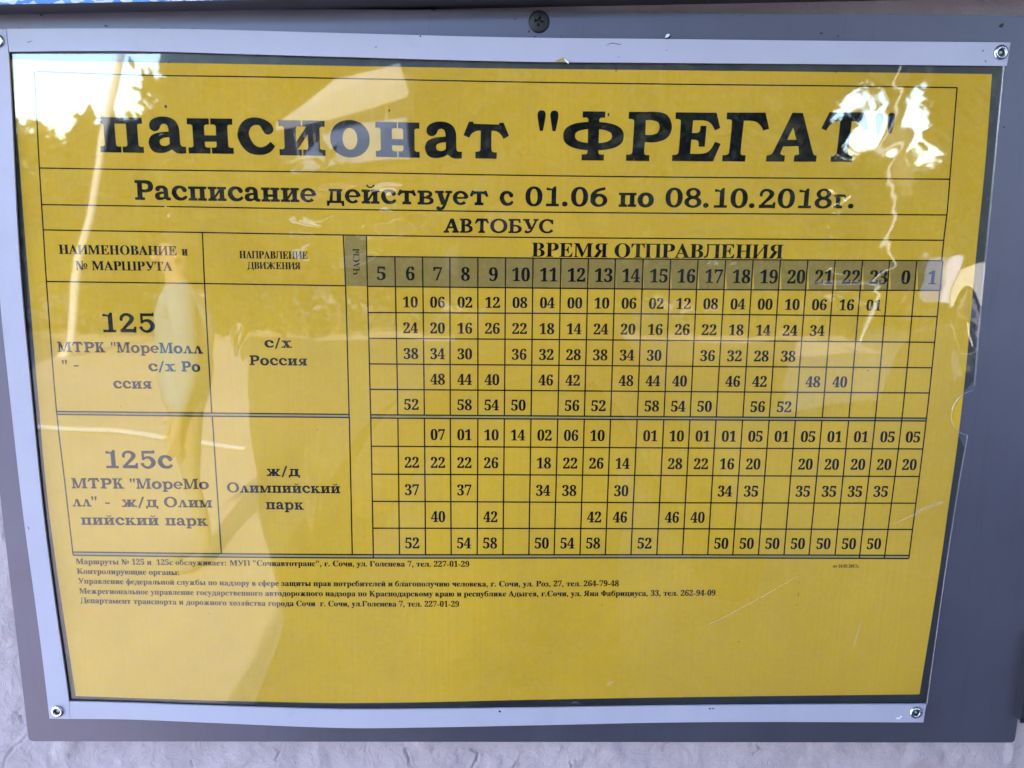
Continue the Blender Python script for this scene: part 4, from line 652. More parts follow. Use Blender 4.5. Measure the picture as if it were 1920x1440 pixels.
CB = [700, 749, 798, 846, 894.7, 943, 991.6, 1039, 1087.5, 1135, 1183, 1231.5, 1279.6, 1327, 1374, 1422, 1470, 1517, 1565.7, 1612, 1659, 1705]
cols = [[(CT[i], 484), (CM[i], 780), (CB[i], 1040)] for i in range(22)]
LW = 2.45
RH = PH+.00003
def rule(pts, ax, a, b, w=LW, h=RH, name='table_rule', m=None):
    n = max(1, int(abs(b-a)/45)); V = []; F = []
    for i in range(n+1):
        q = a+(b-a)*i/n; r = lerp(pts, q, ax)
        if ax == 0: V += [W(q, r-w/2, h), W(q, r+w/2, h)]
        else: V += [W(r-w/2, q, h), W(r+w/2, q, h)]
    F = [(2*i, 2*i+1, 2*i+3, 2*i+2) if ax == 0 else (2*i, 2*i+2, 2*i+3, 2*i+1) for i in range(n)]
    return mesh(name, V, F, m or M_ink, poster)
def cell(top, bot, xa0, xa1, xb0, xb1, m, name):
    """printed tint between two row lines"""
    n = 24; V = []; F = []
    for i in range(n+1):
        s = i/n; xa = xa0+(xa1-xa0)*s; xb = xb0+(xb1-xb0)*s
        V += [W(xa, lerp(top, xa), PH+.00001), W(xb, lerp(bot, xb), PH+.00001)]
    F = [(2*i, 2*i+1, 2*i+3, 2*i+2) for i in range(n)]
    return mesh(name, V, F, m, poster)
HC0 = [(646, 441), (650, 536), (655, 780), (661, 1040)]
for i in range(21): cell(LH, rows[0], CT[i], CT[i+1], cols[i][0][0]+1.6, CT[i+1]-(.6 if i < 10 else 2.4)+1.2*(i < 10), M_grey, 'header_cell')
cell(L3_, [(640, 536), (700, 537)], 646, 687, 648.5, 690, M_grey, 'header_cell')
S1, S2 = [(106, 771.5), (400, 774.5), (654, 777)], [(107, 777), (400, 780.5), (654, 782.8)]
E1, E2 = [(136, 1035), (400, 1038), (700, 1040), (1280, 1040.2), (1705, 1041.3)], [(137, 1041), (400, 1044.3), (700, 1046.3), (1280, 1046), (1704, 1047.3)]
cell(S1, S2, 106, 654, 107, 654.5, M_sep, 'separator_bar')
cell(rows[5], rows[6], 695, 1738, 695, 1737, M_sep, 'separator_bar')
cell(E1, E2, 136, 1705, 137, 1704, M_sep, 'separator_bar')
LO = [(68, 200), (73, 300), (78, 384), (81, 431), (87, 528), (106, 772), (121, 900), (137, 1041)]
RO = [(1794.5, 164), (1781, 336), (1775.5, 403), (1769.5, 450), (1765.5, 489)]
rule(LT, 0, 70, 1795); rule(LO, 1, 134, 1041); rule(RO, 1, 164, 489)
rule(L1_, 0, 74, 1781); rule(L2_, 0, 78, 1776); rule(L3_, 0, 81, 1770); rule(LH, 0, 688, 1766)
rule([(87, 527.8), (383, 531.7), (645, 535.8)], 0, 87, 648)
rule([(379.5, 436), (383.5, 531), (397, 775)], 1, 436, 775); rule([(398, 781), (415, 1038)], 1, 781, 1038)
rule([(643.5, 440), (648, 535), (654.5, 777)], 1, 440, 783); rule([(655, 783), (660.5, 1039)], 1, 783, 1039)
rule(S1, 0, 106, 654); rule(S2, 0, 107, 655); rule(E1, 0, 136, 1705); rule(E2, 0, 137, 1704)
for i, r in enumerate(rows[:-1]): rule(r, 0, lerp(cols[0], r[0][1], 1), lerp(cols[21], r[-1][1], 1)+.8)
for i, c_ in enumerate(cols):
    if i == 0: rule([(687, 441)]+c_, 1, 441, 1046); continue
    if i < 19: rule(c_, 1, lerp(LH, c_[0][0]), lerp(rows[5], c_[1][0])); rule(c_, 1, lerp(rows[6], c_[1][0]), 1040)
    else: rule(c_, 1, lerp(LH, c_[0][0]), 1047)

# ------------------------------------------------------------ the writing
M_wr = M_ink
def write(s, base, H, S=None, name='printed_text', ext=None):
    bold = 0 if S is not TM else (.05 if H < 15 else .04 if H < 25 else .02)
    """one word or line: base = measured baseline points, ink filling it from first to last"""
    S = S or BK
    o, lo, hi = set_text(s, S); u0, u1 = base[0][0], base[-1][0]; V = []; F = []
    for ch, x in o:
        v, f, adv, a, b = tri_glyph(ch, S); n = len(V)
        if bold: v = v+[(p[0]+bold, p[1], p[2]+5) for p in v]; f = f+[tuple(i+len(v)//2 for i in t) for t in f]
        for p in v:
            q = (x+p[0]-lo-bold/2)/(hi-lo); u = u0+(u1-u0)*q; vb = lerp(base, u)
            P = W(u, vb, RH); Q = W(u, vb-H, RH); hm = Q.z-P.z
            V.append((P.x, P.y-p[2]*.000004, P.z+p[1]*hm))
        F += [tuple(i+n for i in t) for t in f]
    return mesh(name, V, F, M_wr, poster)
# heading: each letter set to its own measured place
HB = [(189, 285.6), (350, 287.6), (440, 288.6), (516, 290.8), (610, 292.4), (700, 294), (790, 296), (940, 298), (1100, 300.8), (1215, 301.8), (1300, 302.4), (1530, 303.3), (1680, 304)]
def letters(s, xs, H, name):
    V = []; F = []
    for ch, (a, b) in zip(s, xs):
        v, f, adv, lo, hi = tri_glyph(ch, BK); n = len(V)
        for p in v:
            u = a+(b-a)*(p[0]-lo)/(hi-lo); vb = lerp(HB, u); P = W(u, vb, RH); hm = W(u, vb-H, RH).z-P.z
            V.append((P.x, P.y-p[2]*.000004, P.z+p[1]*hm))
        F += [tuple(i+n for i in t) for t in f]
    return mesh(name, V, F, M_wr, poster)
letters('пансионат', [(188.5, 270.3), (280, 349.5), (354, 438.6), (447, 516.7), (524.5, 610.5), (620, 694), (705, 787), (797, 866), (869, 954)], 92, 'heading_text')
letters('"ФРЕГАТ"', [(1006.4, 1045.5), (1055, 1168), (1173.6, 1257), (1260, 1349.5), (1354, 1438), (1436, 1530.5), (1535, 1623), (1634, 1670.8)], 92, 'heading_text')
w = write
w('Расписание', [(253.5, 374.6), (420, 377), (593.5, 379.5)], 37)
w('действует', [(613, 380.5), (780, 383.5), (916, 385)], 37)
w('с', [(936.7, 385.5), (963, 386)], 37); w('01.06', [(984.8, 386.4), (1138.4, 387.6)], 36.5)
w('по', [(1159.6, 387.8), (1225.5, 388.4)], 37); w('08.10.2018г.', [(1247, 388.6), (1400, 390), (1600, 390.8)], 36.5)
w('АВТОБУС', [(831.5, 436.4), (1037.5, 437.6)], 26.8)
w('НАИМЕНОВАНИЕ', [(111, 476), (331.5, 479)], 17.4, TM); w('и', [(341.5, 479), (352, 479.2)], 17.4, TM)
w('№ МАРШРУТА', [(143, 506), (323.6, 508)], 17, TM)
w('НАПРАВЛЕНИЕ', [(449, 484.3), (577, 485.7)], 14, TM); w('ДВИЖЕНИЯ', [(464.5, 504), (563.5, 505)], 13, TM)
w('ВРЕМЯ', [(996.7, 481.2), (1139, 482.8)], 26.3, TM); w('ОТПРАВЛЕНИЯ', [(1152, 482.8), (1467.5, 485)], 26.3, TM)
# the upright word in the hours column
o, lo, hi = set_text('ЧАСЫ', TM); V = []; F = []
for ch, x in o:
    v, f, *_ = tri_glyph(ch, TM); n = len(V)
    for p in v: q = (x+p[0]-lo)/(hi-lo); V.append(W(674.5-q*1-p[1]*12, 515.5-49*q, RH))
    F += [tuple(i+n for i in t) for t in f]
mesh('printed_text', V, F, M_wr, poster)
w('125', [(194, 623), (291.8, 623.5)], 36.3); w('МТРК', [(108.6, 660), (198, 661)], 19.5); w('"МореМолл', [(209, 661), (381, 663.2)], 19.8)
w('"', [(117.6, 695), (127, 695)], 20); w('-', [(139, 692.5), (148, 692.8)], 20); w('с/х', [(278.5, 696), (329.5, 696.5)], 19.5); w('Ро', [(340.5, 696.6), (376, 697.3)], 19.5)
w('ссия', [(213, 728.4), (285, 729)], 19.6)
w('125с', [(199.7, 877.8), (325, 878.8)], 33.5); w('МТРК', [(135, 915.7), (233, 916.4)], 19.5); w('"МореМо', [(244.5, 916.4), (392, 917.3)], 19.5)
w('лл', [(136.5, 949.5), (172, 949.9)], 19.4); w('"', [(172.5, 950), (182.5, 950)], 19.5); w('-', [(197.8, 950), (206.5, 950)], 20); w('ж/д', [(228.5, 950.4), (297, 951)], 19.4); w('Олим', [(308, 951), (398, 951.8)], 19.5)
w('пийский', [(152.5, 984), (298, 985)], 19.3); w('парк', [(310.5, 985.2), (390, 986)], 19.3)
w('с/х', [(496, 651.8), (547.5, 652.2)], 19); w('Россия', [(468, 684.6), (576, 685.6)], 18.6)
w('ж/д', [(500, 892.6), (562.5, 893)], 19); w('Олимпийский', [(426, 923.4), (638, 925)], 18.8); w('парк', [(499, 955), (570, 955.8)], 19)
w('Маршруты № 125 и  125с обслуживает: МУП "Сочиавтотранс", г. Сочи, ул. Голенева 7, тел. 227-01-29', [(142.5, 1057.7), (330, 1059.6), (500, 1061.2), (700, 1062.2), (879.6, 1062.7)], 10.4, TM)
w('Контролирующие органы:', [(144.6, 1076), (336, 1078.4)], 10.4, TM)
w('Управление федеральной службы по надзору в сфере защиты прав потребителей и благополучию человека, г. Сочи, ул. Роз, 27, тел. 264-79-48', [(146.7, 1094.2), (330, 1096.5), (530, 1098.7), (900, 1099.8), (1160, 1099)], 10.4, TM)
w('Межрегиональное управление государственного автодорожного надзора по Краснодарскому краю и республике Адыгея, г.Сочи, ул. Яна Фабрициуса, 33, тел. 262-94-09', [(149, 1113), (330, 1115.4), (530, 1117.5), (900, 1118.4), (1341, 1116.8)], 10.4, TM)
w('Департамент транспорта и дорожного хозяйства города Сочи  г. Сочи, ул.Голенева 7, тел. 227-01-29', [(151.5, 1130.6), (330, 1133.6), (530, 1136.4), (860.5, 1137.7)], 10.4, TM)
w('от 24.05.2017г.', [(1562, 1064), (1611, 1064.4)], 5.6, TM)
hours = [str(i) for i in range(5, 24)]+['0', '1']
D_ = lambda s: s.split()
table = [D_('- 10 06 02 12 08 04 00 10 06 02 12 08 04 00 10 06 16 01 - -'), D_('- 24 20 16 26 22 18 14 24 20 16 26 22 18 14 24 34 - - - -'),
         D_('- 38 34 30 - 36 32 28 38 34 30 - 36 32 28 38 - - - - -'), D_('- - 48 44 40 - 46 42 - 48 44 40 - 46 42 - 48 40 - - -'),
         D_('- 52 - 58 54 50 - 56 52 - 58 54 50 - 56 52 - - - - -'), D_('- - 07 01 10 14 02 06 10 - 01 10 01 01 05 01 05 01 01 05 05'),
         D_('- 22 22 22 26 - 18 22 26 14 - 28 22 16 20 - 20 20 20 20 20'), D_('- 37 - 37 - - 34 38 - 30 - - - 34 35 - 35 35 35 35 -'),
         D_('- - 40 - 42 - - - 42 46 - 46 40 - - - - - - - -'), D_('- 52 - 54 58 - 50 54 58 - 52 - - 50 50 50 50 50 50 50 -')]
def number(s, uc, vb, dw, H, name):
    hw = dw*len(s)/2
    w(s, [(uc-hw, vb), (uc+hw, vb+.1)], H, TM, name)
for i, s in enumerate(hours):
    uc = (CT[i]+CT[i+1])/2+(2 if i else 0)+1; number(s, uc, lerp([(715, 525), (1040, 527.8), (1450, 531.3), (1740, 532.8)], uc), 16.2 if len(s) == 2 else 15.6, 24.2, 'hour_number')
for r, row in enumerate(table):
    top, bot = (rows[r], rows[r+1]) if r < 5 else (rows[r+1], rows[r+2])
    for i, s in enumerate(row):
        if s == '-': continue
        y = lerp(top, (CT[i]+CT[i+1])/2); yb = lerp(bot, (CM[i]+CM[i+1])/2); vb = y+(yb-y)*(.795 if r < 5 else .765)
        uc = (lerp(cols[i], vb-10, 1)+lerp(cols[i+1], vb-10, 1))/2+2-2.2*(vb-540)/500
        number(s, uc, vb, 13.6-.0016*(vb-540), 19.4, 'minute_number')
specks('ink_specks', [(311, 200, 2.2, 3.4, -.4), (1141, 215, 1.6, 3.2, 0), (730, 207, 1.4, 2.6, .1), (1155, 132, 1, 3, 0), (1568, 135, .9, 3, 0), (317, 117, 1.4, 2, 0), (1199, 529, 1.3, 1.2, 0), (1497.5, 1079, .8, 1, 0), (1497.5, 1093, .8, .8, 0), (1497.5, 1113, 1, 1, 0), (1497, 1117, 1, 1, 0), (1494, 1134, .9, 1, 0), (1385, 1203.5, 1.6, .9, 0), (392, 1150, .8, .9, 0), (757, 1090, .8, 1.3, .4), (1129, 1135, .9, 1.3, 0), (998, 865, .9, .9, 0), (595, 806, 1, .8, 0), (1628, 695, 1.4, 1, 0), (226, 762, .9, .9, 0)], RH, poster)

# ------------------------------------------------------------ the clear pocket over the sheet
pocket = thing('plastic_pocket', 'clear plastic pocket with a thumb notch covering the yellow timetable', 'plastic pocket', W(930, 1325, .001))
QR = [(1885, 100), (1866, 300), (1849, 480), (1836, 620), (1827, 728), (1814, 820), (1800, 900), (1772, 1080), (1737, 1330)]
QL = [(14, 100), (32, 480), (78, 960), (126, 1335)]
folds = [(668, 395, 85, 36, .10, -.075), (625, 455, 60, 30, .09, -.03), (1600, 508, 80, 20, -.002, -.075), (1600, 538, 70, 6, 0, -.12),
         (448, 640, 8, 22, .05, -.03), (590, 890, 10, 80, .035, -.01), (1812, 650, 18, 70, -.04, -.05)]
def film_h(s, t, u, v):
    """height of the slack front film: clamped left, top and bottom, open and bowed at the right"""
    e = math.sin(math.pi*min(1, max(0, t)))**.7*(1-math.exp(-s*9))
    h = .00120+.00055*math.sin(math.pi*min(1, max(0, t)))*(.3+.7*s)*(1-math.exp(-s*6))
    h += .0016*max(0, s-.72)*e*math.sin(t*5.2+.4)*2.0
    h += e*.00016*noise.noise(Vector((s*7.5, t*4.2, 3.1)))+e*.00004*noise.noise(Vector((s*19, t*13, 7.7)))
    k = math.exp(-((s-.88)/.10)**2-((t-.13)/.17)**2)+.35*max(0, s-.74)*3
    a, b = (s*1.414+t)*.7, (t-s*1.414)*.7
    h += (.3+.7*e)*k*(.00009*noise.noise(Vector((a*34, b*9, 1.7)))+.000010*noise.noise(Vector((a*80, b*14, 4.7))))
    for cu, cv, ru, rv, tu, tv in folds:
        x, y = (u-cu)/ru, (v-cv)/rv; q = x*x+y*y
        if q < 3: w_ = (1-q/3)**2*(.85+.45*noise.noise(Vector((u*.018+v*.01, (v-u*.3)*.03, cu)))); h += (tu*(u-cu)-tv*(v-cv))*.00023*w_
    return max(h, .00078)
nu, nv = 400, 290; V = []; F = []
NC, NR = (1829, 775), 43
for j in range(nv+1):
    t = j/nv; y = 101+(1331-101)*t; xl = lerp(QL, y, 1); xr_ = lerp(QR, y, 1)
    dy = (y-774)/41
    if abs(dy) < 1: xr_ = min(xr_, lerp(QR, y, 1)-(1-dy*dy)**.5*36)
    for i in range(nu+1):
        s = i/nu; u = xl+(xr_-xl)*s; v = y+(lerp(PB, u)-lerp(PB, 1000))*max(0, t-.5)*1.6
        V.append(W(u, v, film_h(s, t, u, v)))
for j in range(nv):
    for i in range(nu): a = j*(nu+1)+i; F.append((a, a+nu+1, a+nu+2, a+1))
mesh('front_film', V, F, M_film, pocket, True)
# cut edges of the film catch the light
M_edge = m_film('film_cut_edge', 3.5, .08, .2)
def edge(pts, w, h, name='film_edge'):
    V = []; F = []
    for i, (u, v) in enumerate(pts):
        a, b = pts[max(i-1, 0)], pts[min(i+1, len(pts)-1)]; dx, dy = b[0]-a[0], b[1]-a[1]; l = math.hypot(dx, dy)
        V += [W(u-dy/l*w/2, v+dx/l*w/2, h), W(u, v, h+.0003), W(u+dy/l*w/2, v-dx/l*w/2, h)]
    for i in range(len(pts)-1):
        for k in (0, 1): F.append((3*i+k, 3*i+3+k, 3*i+4+k, 3*i+1+k))
    return mesh(name, V, F, M_edge, pocket, True)
edge([(lerp(QR, y, 1), y) for y in range(124, 734, 12)], 3, .0019)
edge([(lerp(QR, y, 1), y) for y in range(816, 1321, 12)], 2.4, .0019)
edge([(lerp(QR, 774+41*math.sin(a), 1)-36*math.cos(a), 774+41*math.sin(a)) for a in [math.radians(d) for d in range(-88, 89, 8)]], 2.6, .0020)
# back sheet, darkened to stand in for shade in the gaps round the paper
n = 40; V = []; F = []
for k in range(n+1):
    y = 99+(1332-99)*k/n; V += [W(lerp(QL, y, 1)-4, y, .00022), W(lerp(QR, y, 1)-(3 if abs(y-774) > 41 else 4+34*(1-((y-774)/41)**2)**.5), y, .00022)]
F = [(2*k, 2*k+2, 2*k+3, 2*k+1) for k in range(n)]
mesh('shade_back_sheet', V, F, M_back_shade, pocket)
def ribbon(pts, h, name='scratch'):
    V = []; F = []
    for i, (u, v, w_) in enumerate(pts):
        a, b = pts[max(i-1, 0)], pts[min(i+1, len(pts)-1)]; dx, dy = b[0]-a[0], b[1]-a[1]; l = math.hypot(dx, dy)
        V += [W(u-dy/l*w_/2, v+dx/l*w_/2, h), W(u+dy/l*w_/2, v-dx/l*w_/2, h)]
    return mesh(name, V, [(2*i, 2*i+2, 2*i+3, 2*i+1) for i in range(len(pts)-1)], M_scr, pocket)
ribbon([(1668, 986, 1), (1690, 976, 2.2), (1710, 967, 3.5), (1722, 960, 6), (1740, 951, 8), (1758, 944, 9), (1770, 941, 4)], .0046)
ribbon([(1326, 1172, 2.5), (1350, 1161, 3), (1390, 1140, 2.6), (1430, 1118, 2.8), (1465, 1098, 2.4), (1495, 1080, 1.5)], .0044)
ribbon([(1600, 1218, 1), (1607, 1190, 4), (1612, 1172, 2), (1616, 1160, 1)], .0044)
ribbon([(1150, 1276, 3), (1144, 1281, 5), (1138, 1284, 2)], .0040)
ribbon([(1482, 1222, 1.5), (1485, 1228, 2)], .004)
ribbon([(1072, 1319, 1.5), (1080, 1316, 4), (1090, 1320.5, 2)], .0024)
# ------------------------------------------------------------ the street behind the camera (seen mirrored in the film, and lighting the wall)
ZG = -1.62
def m_ground():
    m = N('pinkish_concrete_paving'); f = m.noise(.8, 6, .6); g = m.noise(30, 5, .7)
    k = m.mix(m.ramp(f, (.3, 0.), (.7, 1.)), (.34, .275, .26), (.41, .335, .315)); k = m.mix(m.ramp(g, (.4, 0.), (.8, .35)), k, (.2, .17, .16))
    m.base(k); m.rough(.9); m.bump(g, .4, .004); return m.m
M_ground = m_ground()
o = mesh('ground', [(-80, -90, ZG), (80, -90, ZG), (80, 10, ZG), (-80, 10, ZG)], [(0, 1, 2, 3)], M_ground); o['kind'] = 'structure'
M_ground_shade = simple('ground_shade_tone', (.040, .040, .043), .9, 0, .3, 25)  # ground shade put into the colour
def lay(name, P, dz, m): o = mesh(name, [(x, -d, ZG+dz) for x, d in P], [tuple(range(len(P)))], m); o['kind'] = 'structure'
lay('shaded_ground', [(-.70, .4), (-.85, 2.9), (-3.2, 10.5), (14, 10.5), (14, .4)], .004, M_ground_shade)  # dark sheet standing in for ground in shade
lay('sunlit_patch', [(2.2, 6.3), (3.1, 6.3), (5.1, 10.4), (3.65, 10.4)], .008, M_ground)  # paler patch standing in for a sunlit piece of ground
M_mark = simple('white_road_paint', (.75, .75, .73), .7)
o = mesh('road_marking', [(-6.0, -6.75, ZG+.012), (-1.75, -5.64, ZG+.012), (-1.75, -5.53, ZG+.012), (-6.0, -6.64, ZG+.012)], [(0, 1, 2, 3)], M_mark); o['kind'] = 'structure'
M_leaf = simple('green_foliage', (.030, .038, .020), .8, 0, .4, scale=3, spec=.15)
M_leaf2 = simple('yellow_green_foliage', (.10, .10, .03), .5, 0, .4, 3)
M_bark = simple('grey_bark', (.12, .10, .08), .9, 0, .3, 12)
def leaves(name, blobs, n, size, m, parent, seed, shell=.45):
    r = np.random.default_rng(seed); tot = sum(b[3]*b[4]*b[5] for b in blobs)**1.0; V = []
    for cx, cy, cz, rx, ry, rz in blobs:
        k = max(20, int(n*rx*ry*rz/tot)); d = r.normal(size=(k, 3)); d /= np.linalg.norm(d, axis=1)[:, None]
        q = (shell+(1-shell)*r.random(k)**.5)[:, None]; c = np.array([cx, cy, cz])+d*q*np.array([rx, ry, rz])+r.normal(size=(k, 3))*.08*np.array([rx, ry, rz])
        a = r.normal(size=(k, 3)); a /= np.linalg.norm(a, axis=1)[:, None]; b = np.cross(a, r.normal(size=(k, 3))); b /= np.linalg.norm(b, axis=1)[:, None]
        s = size*(.6+.8*r.random(k))[:, None]
        V.append(np.stack([c-a*s, c-b*s*.5, c+a*s, c+b*s*.5], 1).reshape(-1, 3))
    V = np.concatenate(V); K = len(V)//4
    me = bpy.data.meshes.new(name); me.vertices.add(K*4); me.vertices.foreach_set('co', V.ravel()); me.loops.add(K*4); me.loops.foreach_set('vertex_index', np.arange(K*4))
    me.polygons.add(K); me.polygons.foreach_set('loop_start', np.arange(0, K*4, 4)); me.polygons.foreach_set('loop_total', np.full(K, 4)); me.update(); 
    me.materials.append(m); o = bpy.data.objects.new(name, me); col.objects.link(o); o.parent = parent; o.matrix_parent_inverse = parent.matrix_world.inverted(); return o
def taper(name, pts, m, parent, K=9):
    V = []; F = []
    for i, (x, y, z, r) in enumerate(pts):
        for k in range(K): a = 2*math.pi*k/K; V.append((x+r*math.cos(a), y+r*math.sin(a), z))
    for i in range(len(pts)-1):
        for k in range(K): F.append((i*K+k, i*K+(k+1) % K, (i+1)*K+(k+1) % K, (i+1)*K+k))
    F.append(tuple(range((len(pts)-1)*K, len(pts)*K)))
    return mesh(name, V, F, m, parent, True)
def tree(u, D, top_v, wpx, label, seed, base=None, base_v=None, n=9000, m=None, name='broadleaf_tree'):
    r = random.Random(seed); c = E(u, 300, D); zt = E(u, top_v, D).z; wd = (E(u+wpx/2, 300, D)-E(u-wpx/2, 300, D)).length/2
    t = thing(name, label, 'tree', (c.x, c.y, ZG), 'trees mirrored in the plastic'); z0 = ZG+(zt-ZG)*(.18 if base is None else base)
    if base_v is not None: z0 = E(u, base_v, D).z
    taper('trunk', [(c.x, c.y, ZG, .22), (c.x+.1, c.y, (ZG+z0)/2, .17), (c.x, c.y, z0+.4, .13), (c.x+.1, c.y+.1, (z0+zt)/2, .07)], M_bark, t)
    H = zt-z0; bl = []
    for k in range(30):
        a = r.random()*6.28; q = r.random()**.6; zz = r.random()
        bl.append((c.x+math.cos(a)*q*wd*.7, c.y+math.sin(a)*q*wd*.6, z0+H*(.12+.76*zz), wd*(.30+.22*r.random()), wd*.4, H*(.12+.12*r.random())))
    leaves('crown', bl, n, max(.09, wd*.045), m or M_leaf, t, seed)
    leaves('inner_crown', bl, n//5, max(.18, wd*.08), m or M_leaf, t, seed+99, .0)
tree(400, 12.5, 30, 170, 'dense tree left of the pavilion, its mirror image above the word heading', 11, .0, None, 16000)
tree(600, 21, -40, 560, 'tall tree behind the pavilion, mirrored over the first heading word', 12, .0, None, 26000)
tree(930, 17, -110, 520, 'wide tree right of the pavilion, mirrored in the middle of the sheet', 13, .0, None, 26000)
tree(1260, 17, -170, 460, 'dark tree mirrored over the second heading word', 14, .0, None, 22000)
tree(1440, 13, -320, 250, 'narrow tree left of the bright sky gap at the right', 15, .0, None, 18000)
tree(1880, 13, -320, 300, 'tree mirrored at the right edge of the sheet', 16, .0, None, 18000)
tree(1655, 12, -420, 330, 'high tree crown hanging over the sky gap at the right', 24, None, 125, 22000)
tree(1830, 14, -200, 190, 'slim tree right of the bright sky gap', 25, .0, None, 14000)
tree(1690, 19, 262, 330, 'low bushy tree below the sky gap at the right', 17, .0, None, 9000, M_leaf2)
tree(60, 17, 244, 260, 'low yellow green bushy tree mirrored at the far left', 18, .0, None, 9000, M_leaf2)
tree(215, 13.5, 236, 170, 'small tree mirrored left of the heading', 19, .0, None, 8000)
tree(-900, 7, -900, 900, 'large dark tree added far to the left of the board to block sky light', 20, .0, None, 26000)  # unseen tree, added to cut the sky light from the left
tree(-1900, 3.2, -1400, 900, 'leafy tree added close beside the left end of the building to block sky light', 21, .0, None, 26000)  # also added, closes off the low sky further round to the left
def hedge(u0, u1, D, top_v, label, seed):
    a, b = E(u0, 400, D), E(u1, 400, D); zt = E((u0+u1)/2, top_v, D).z; h = zt-ZG; t = thing('hedge', label, 'hedge', ((a.x+b.x)/2, -D, ZG))
    n = int((b.x-a.x)/.5)+1; r = random.Random(seed); bl = [(a.x+(b.x-a.x)*i/n, -D+r.uniform(-.2, .2), ZG+h*(.25+.5*r.random()), .5, .5, h*.42) for i in range(n+1) for _ in (0, 1, 2)]
    leaves('foliage', bl, 16000, .10, M_leaf, t, seed)
    for i in range(0, n, 4): taper('stem', [(a.x+(b.x-a.x)*i/n, -D, ZG, .04), (a.x+(b.x-a.x)*i/n+.1, -D, ZG+h*.6, .02)], M_bark, t, 6)
hedge(-260, 2200, 11, 330, 'long clipped green hedge across the street, mirrored in the lower heading lines', 31)
# lamp post whose thin mirror image crosses the top left corner
M_pole = simple('pale_painted_pole', (.62, .60, .56), .5)
t = thing('lamp_post', 'thin pale lamp post in front of the bright sky, mirrored at top left', 'lamp post', (E(160, 480, 9).x, -9, ZG))
p = [E(u, v, 9) for u, v in ((120, 640), (142, 480), (170, 380), (200, 230), (228, 90), (262, -80))]
taper('pole', [(p[0].x-.1, -9, ZG, .07)]+[(q.x, -9, q.z, .05-.004*i) for i, q in enumerate(p)], M_pole, t)
q = p[-1]; box8('lamp_head', q.x-.1, q.x+.6, -9.12, -8.88, q.z, q.z+.12, M_pole, t)
t = thing('lamp_post', 'slim pale post mirrored at the right through the closing quotation mark', 'lamp post', (E(1620, 480, 9).x, -9, ZG))
p = [E(u, v, 9) for u, v in ((1620, 520), (1630, 380), (1645, 280), (1668, 170), (1690, 60))]
taper('pole', [(p[0].x, -9, ZG, .026)]+[(q.x, -9, q.z, .022-.002*i) for i, q in enumerate(p)], M_pole, t)
box8('lamp_head', p[-1].x-.1, p[-1].x+.5, -9.1, -8.9, p[-1].z, p[-1].z+.1, M_pole, t)
# glazed pavilion with a pale fascia, thin mullions and a low pale parapet
M_fas = simple('cream_fascia_panel', (.48, .43, .39), .5, 0, .06, 4)
M_low = simple('pale_blue_parapet', (.30, .34, .44), .6, 0, .08, 4)
M_dark = simple('dark_shop_interior', (.03, .03, .035), .9)
M_red = simple('red_goods', (.55, .06, .05), .6); M_org = simple('orange_goods', (.75, .33, .10), .6)
pav = thing('pavilion', 'glazed pavilion with cream fascia and thin mullions, mirrored over the middle heading letters', 'pavilion', (E(650, 300, 11).x, -11, ZG))
def quad(name, P, m, th=.08, parent=pav):
    V = [tuple(p) for p in P]; V, F = slab(V, [(0, 1, 2, 3)], -th); return mesh(name, V, F, m, parent)
dp = lambda u: 16-5*(u-520)/245.       # the front recedes to the left
def PV(u, v): return E(u, v, dp(u))
quad('fascia', [PV(516, 216), PV(765, 163), PV(748, 108), PV(630, 138)], M_fas)
quad('fascia', [PV(516, 216), PV(765, 163), PV(765, 175), PV(514, 235)], simple('fascia_lower_trim', (.5, .46, .4), .6))  # trim band under the fascia in a slightly paler tone
quad('parapet', [PV(530, 322), PV(767, 288), PV(765, 212), PV(638, 222)], M_low)
quad('parapet_cap', [PV(530, 300), PV(640, 262), PV(766, 252), PV(766, 258)], M_fas, .12)
quad('back_wall', [E(525, 300, 18), E(775, 300, 13), E(775, 120, 13), E(525, 210, 18)], M_dark)
for i, u in enumerate((546, 565, 585, 604, 622, 644, 668, 694, 724)):
    vt = 216-(u-516)*.21+8; quad('mullion', [PV(u+9, 290), PV(u+12, 290), PV(u+1, vt), PV(u-2, vt)], M_fas, .05)
for u, v, s, m in ((560, 262, 9, M_org), (572, 255, 7, M_red), (676, 222, 5, M_red), (715, 244, 6, M_red), (704, 236, 8, M_org)):
    q = E(u, v, dp(u)+.8); k = s*(dp(u)+1.2)/FPX; bm = bmesh.new(); bmesh.ops.create_icosphere(bm, subdivisions=2, radius=k, matrix=Matrix.Translation(q)); from_bm('hanging_lantern', bm, m, pav, True)
# two small panels on posts at the right (mirrored over the last hour columns)
M_fas2 = simple('cream_panel', (.66, .60, .52), .6); M_lil = simple('lilac_panel', (.62, .60, .80), .6)
for u0, u1, v0, v1, D, m, lab in ((1716, 1764, 474, 580, 9.9, M_lil, 'small lilac notice panel on a post, mirrored over the last hour cell'), (1776, 1856, 505, 592, 9.9, M_fas2, 'small cream notice panel on a post, mirrored on the right margin')):
    a, b = E(u0, v0, D), E(u1, v1, D); t = thing('small_sign', lab, 'sign', ((a.x+b.x)/2, -D, ZG))
    box8('panel', a.x, b.x, -D-.02, -D, b.z, a.z, m, t)
    taper('post', [((a.x+b.x)/2, -D-.05, ZG, .025), ((a.x+b.x)/2, -D-.05, a.z-.02, .025)], M_bark, t, 8)
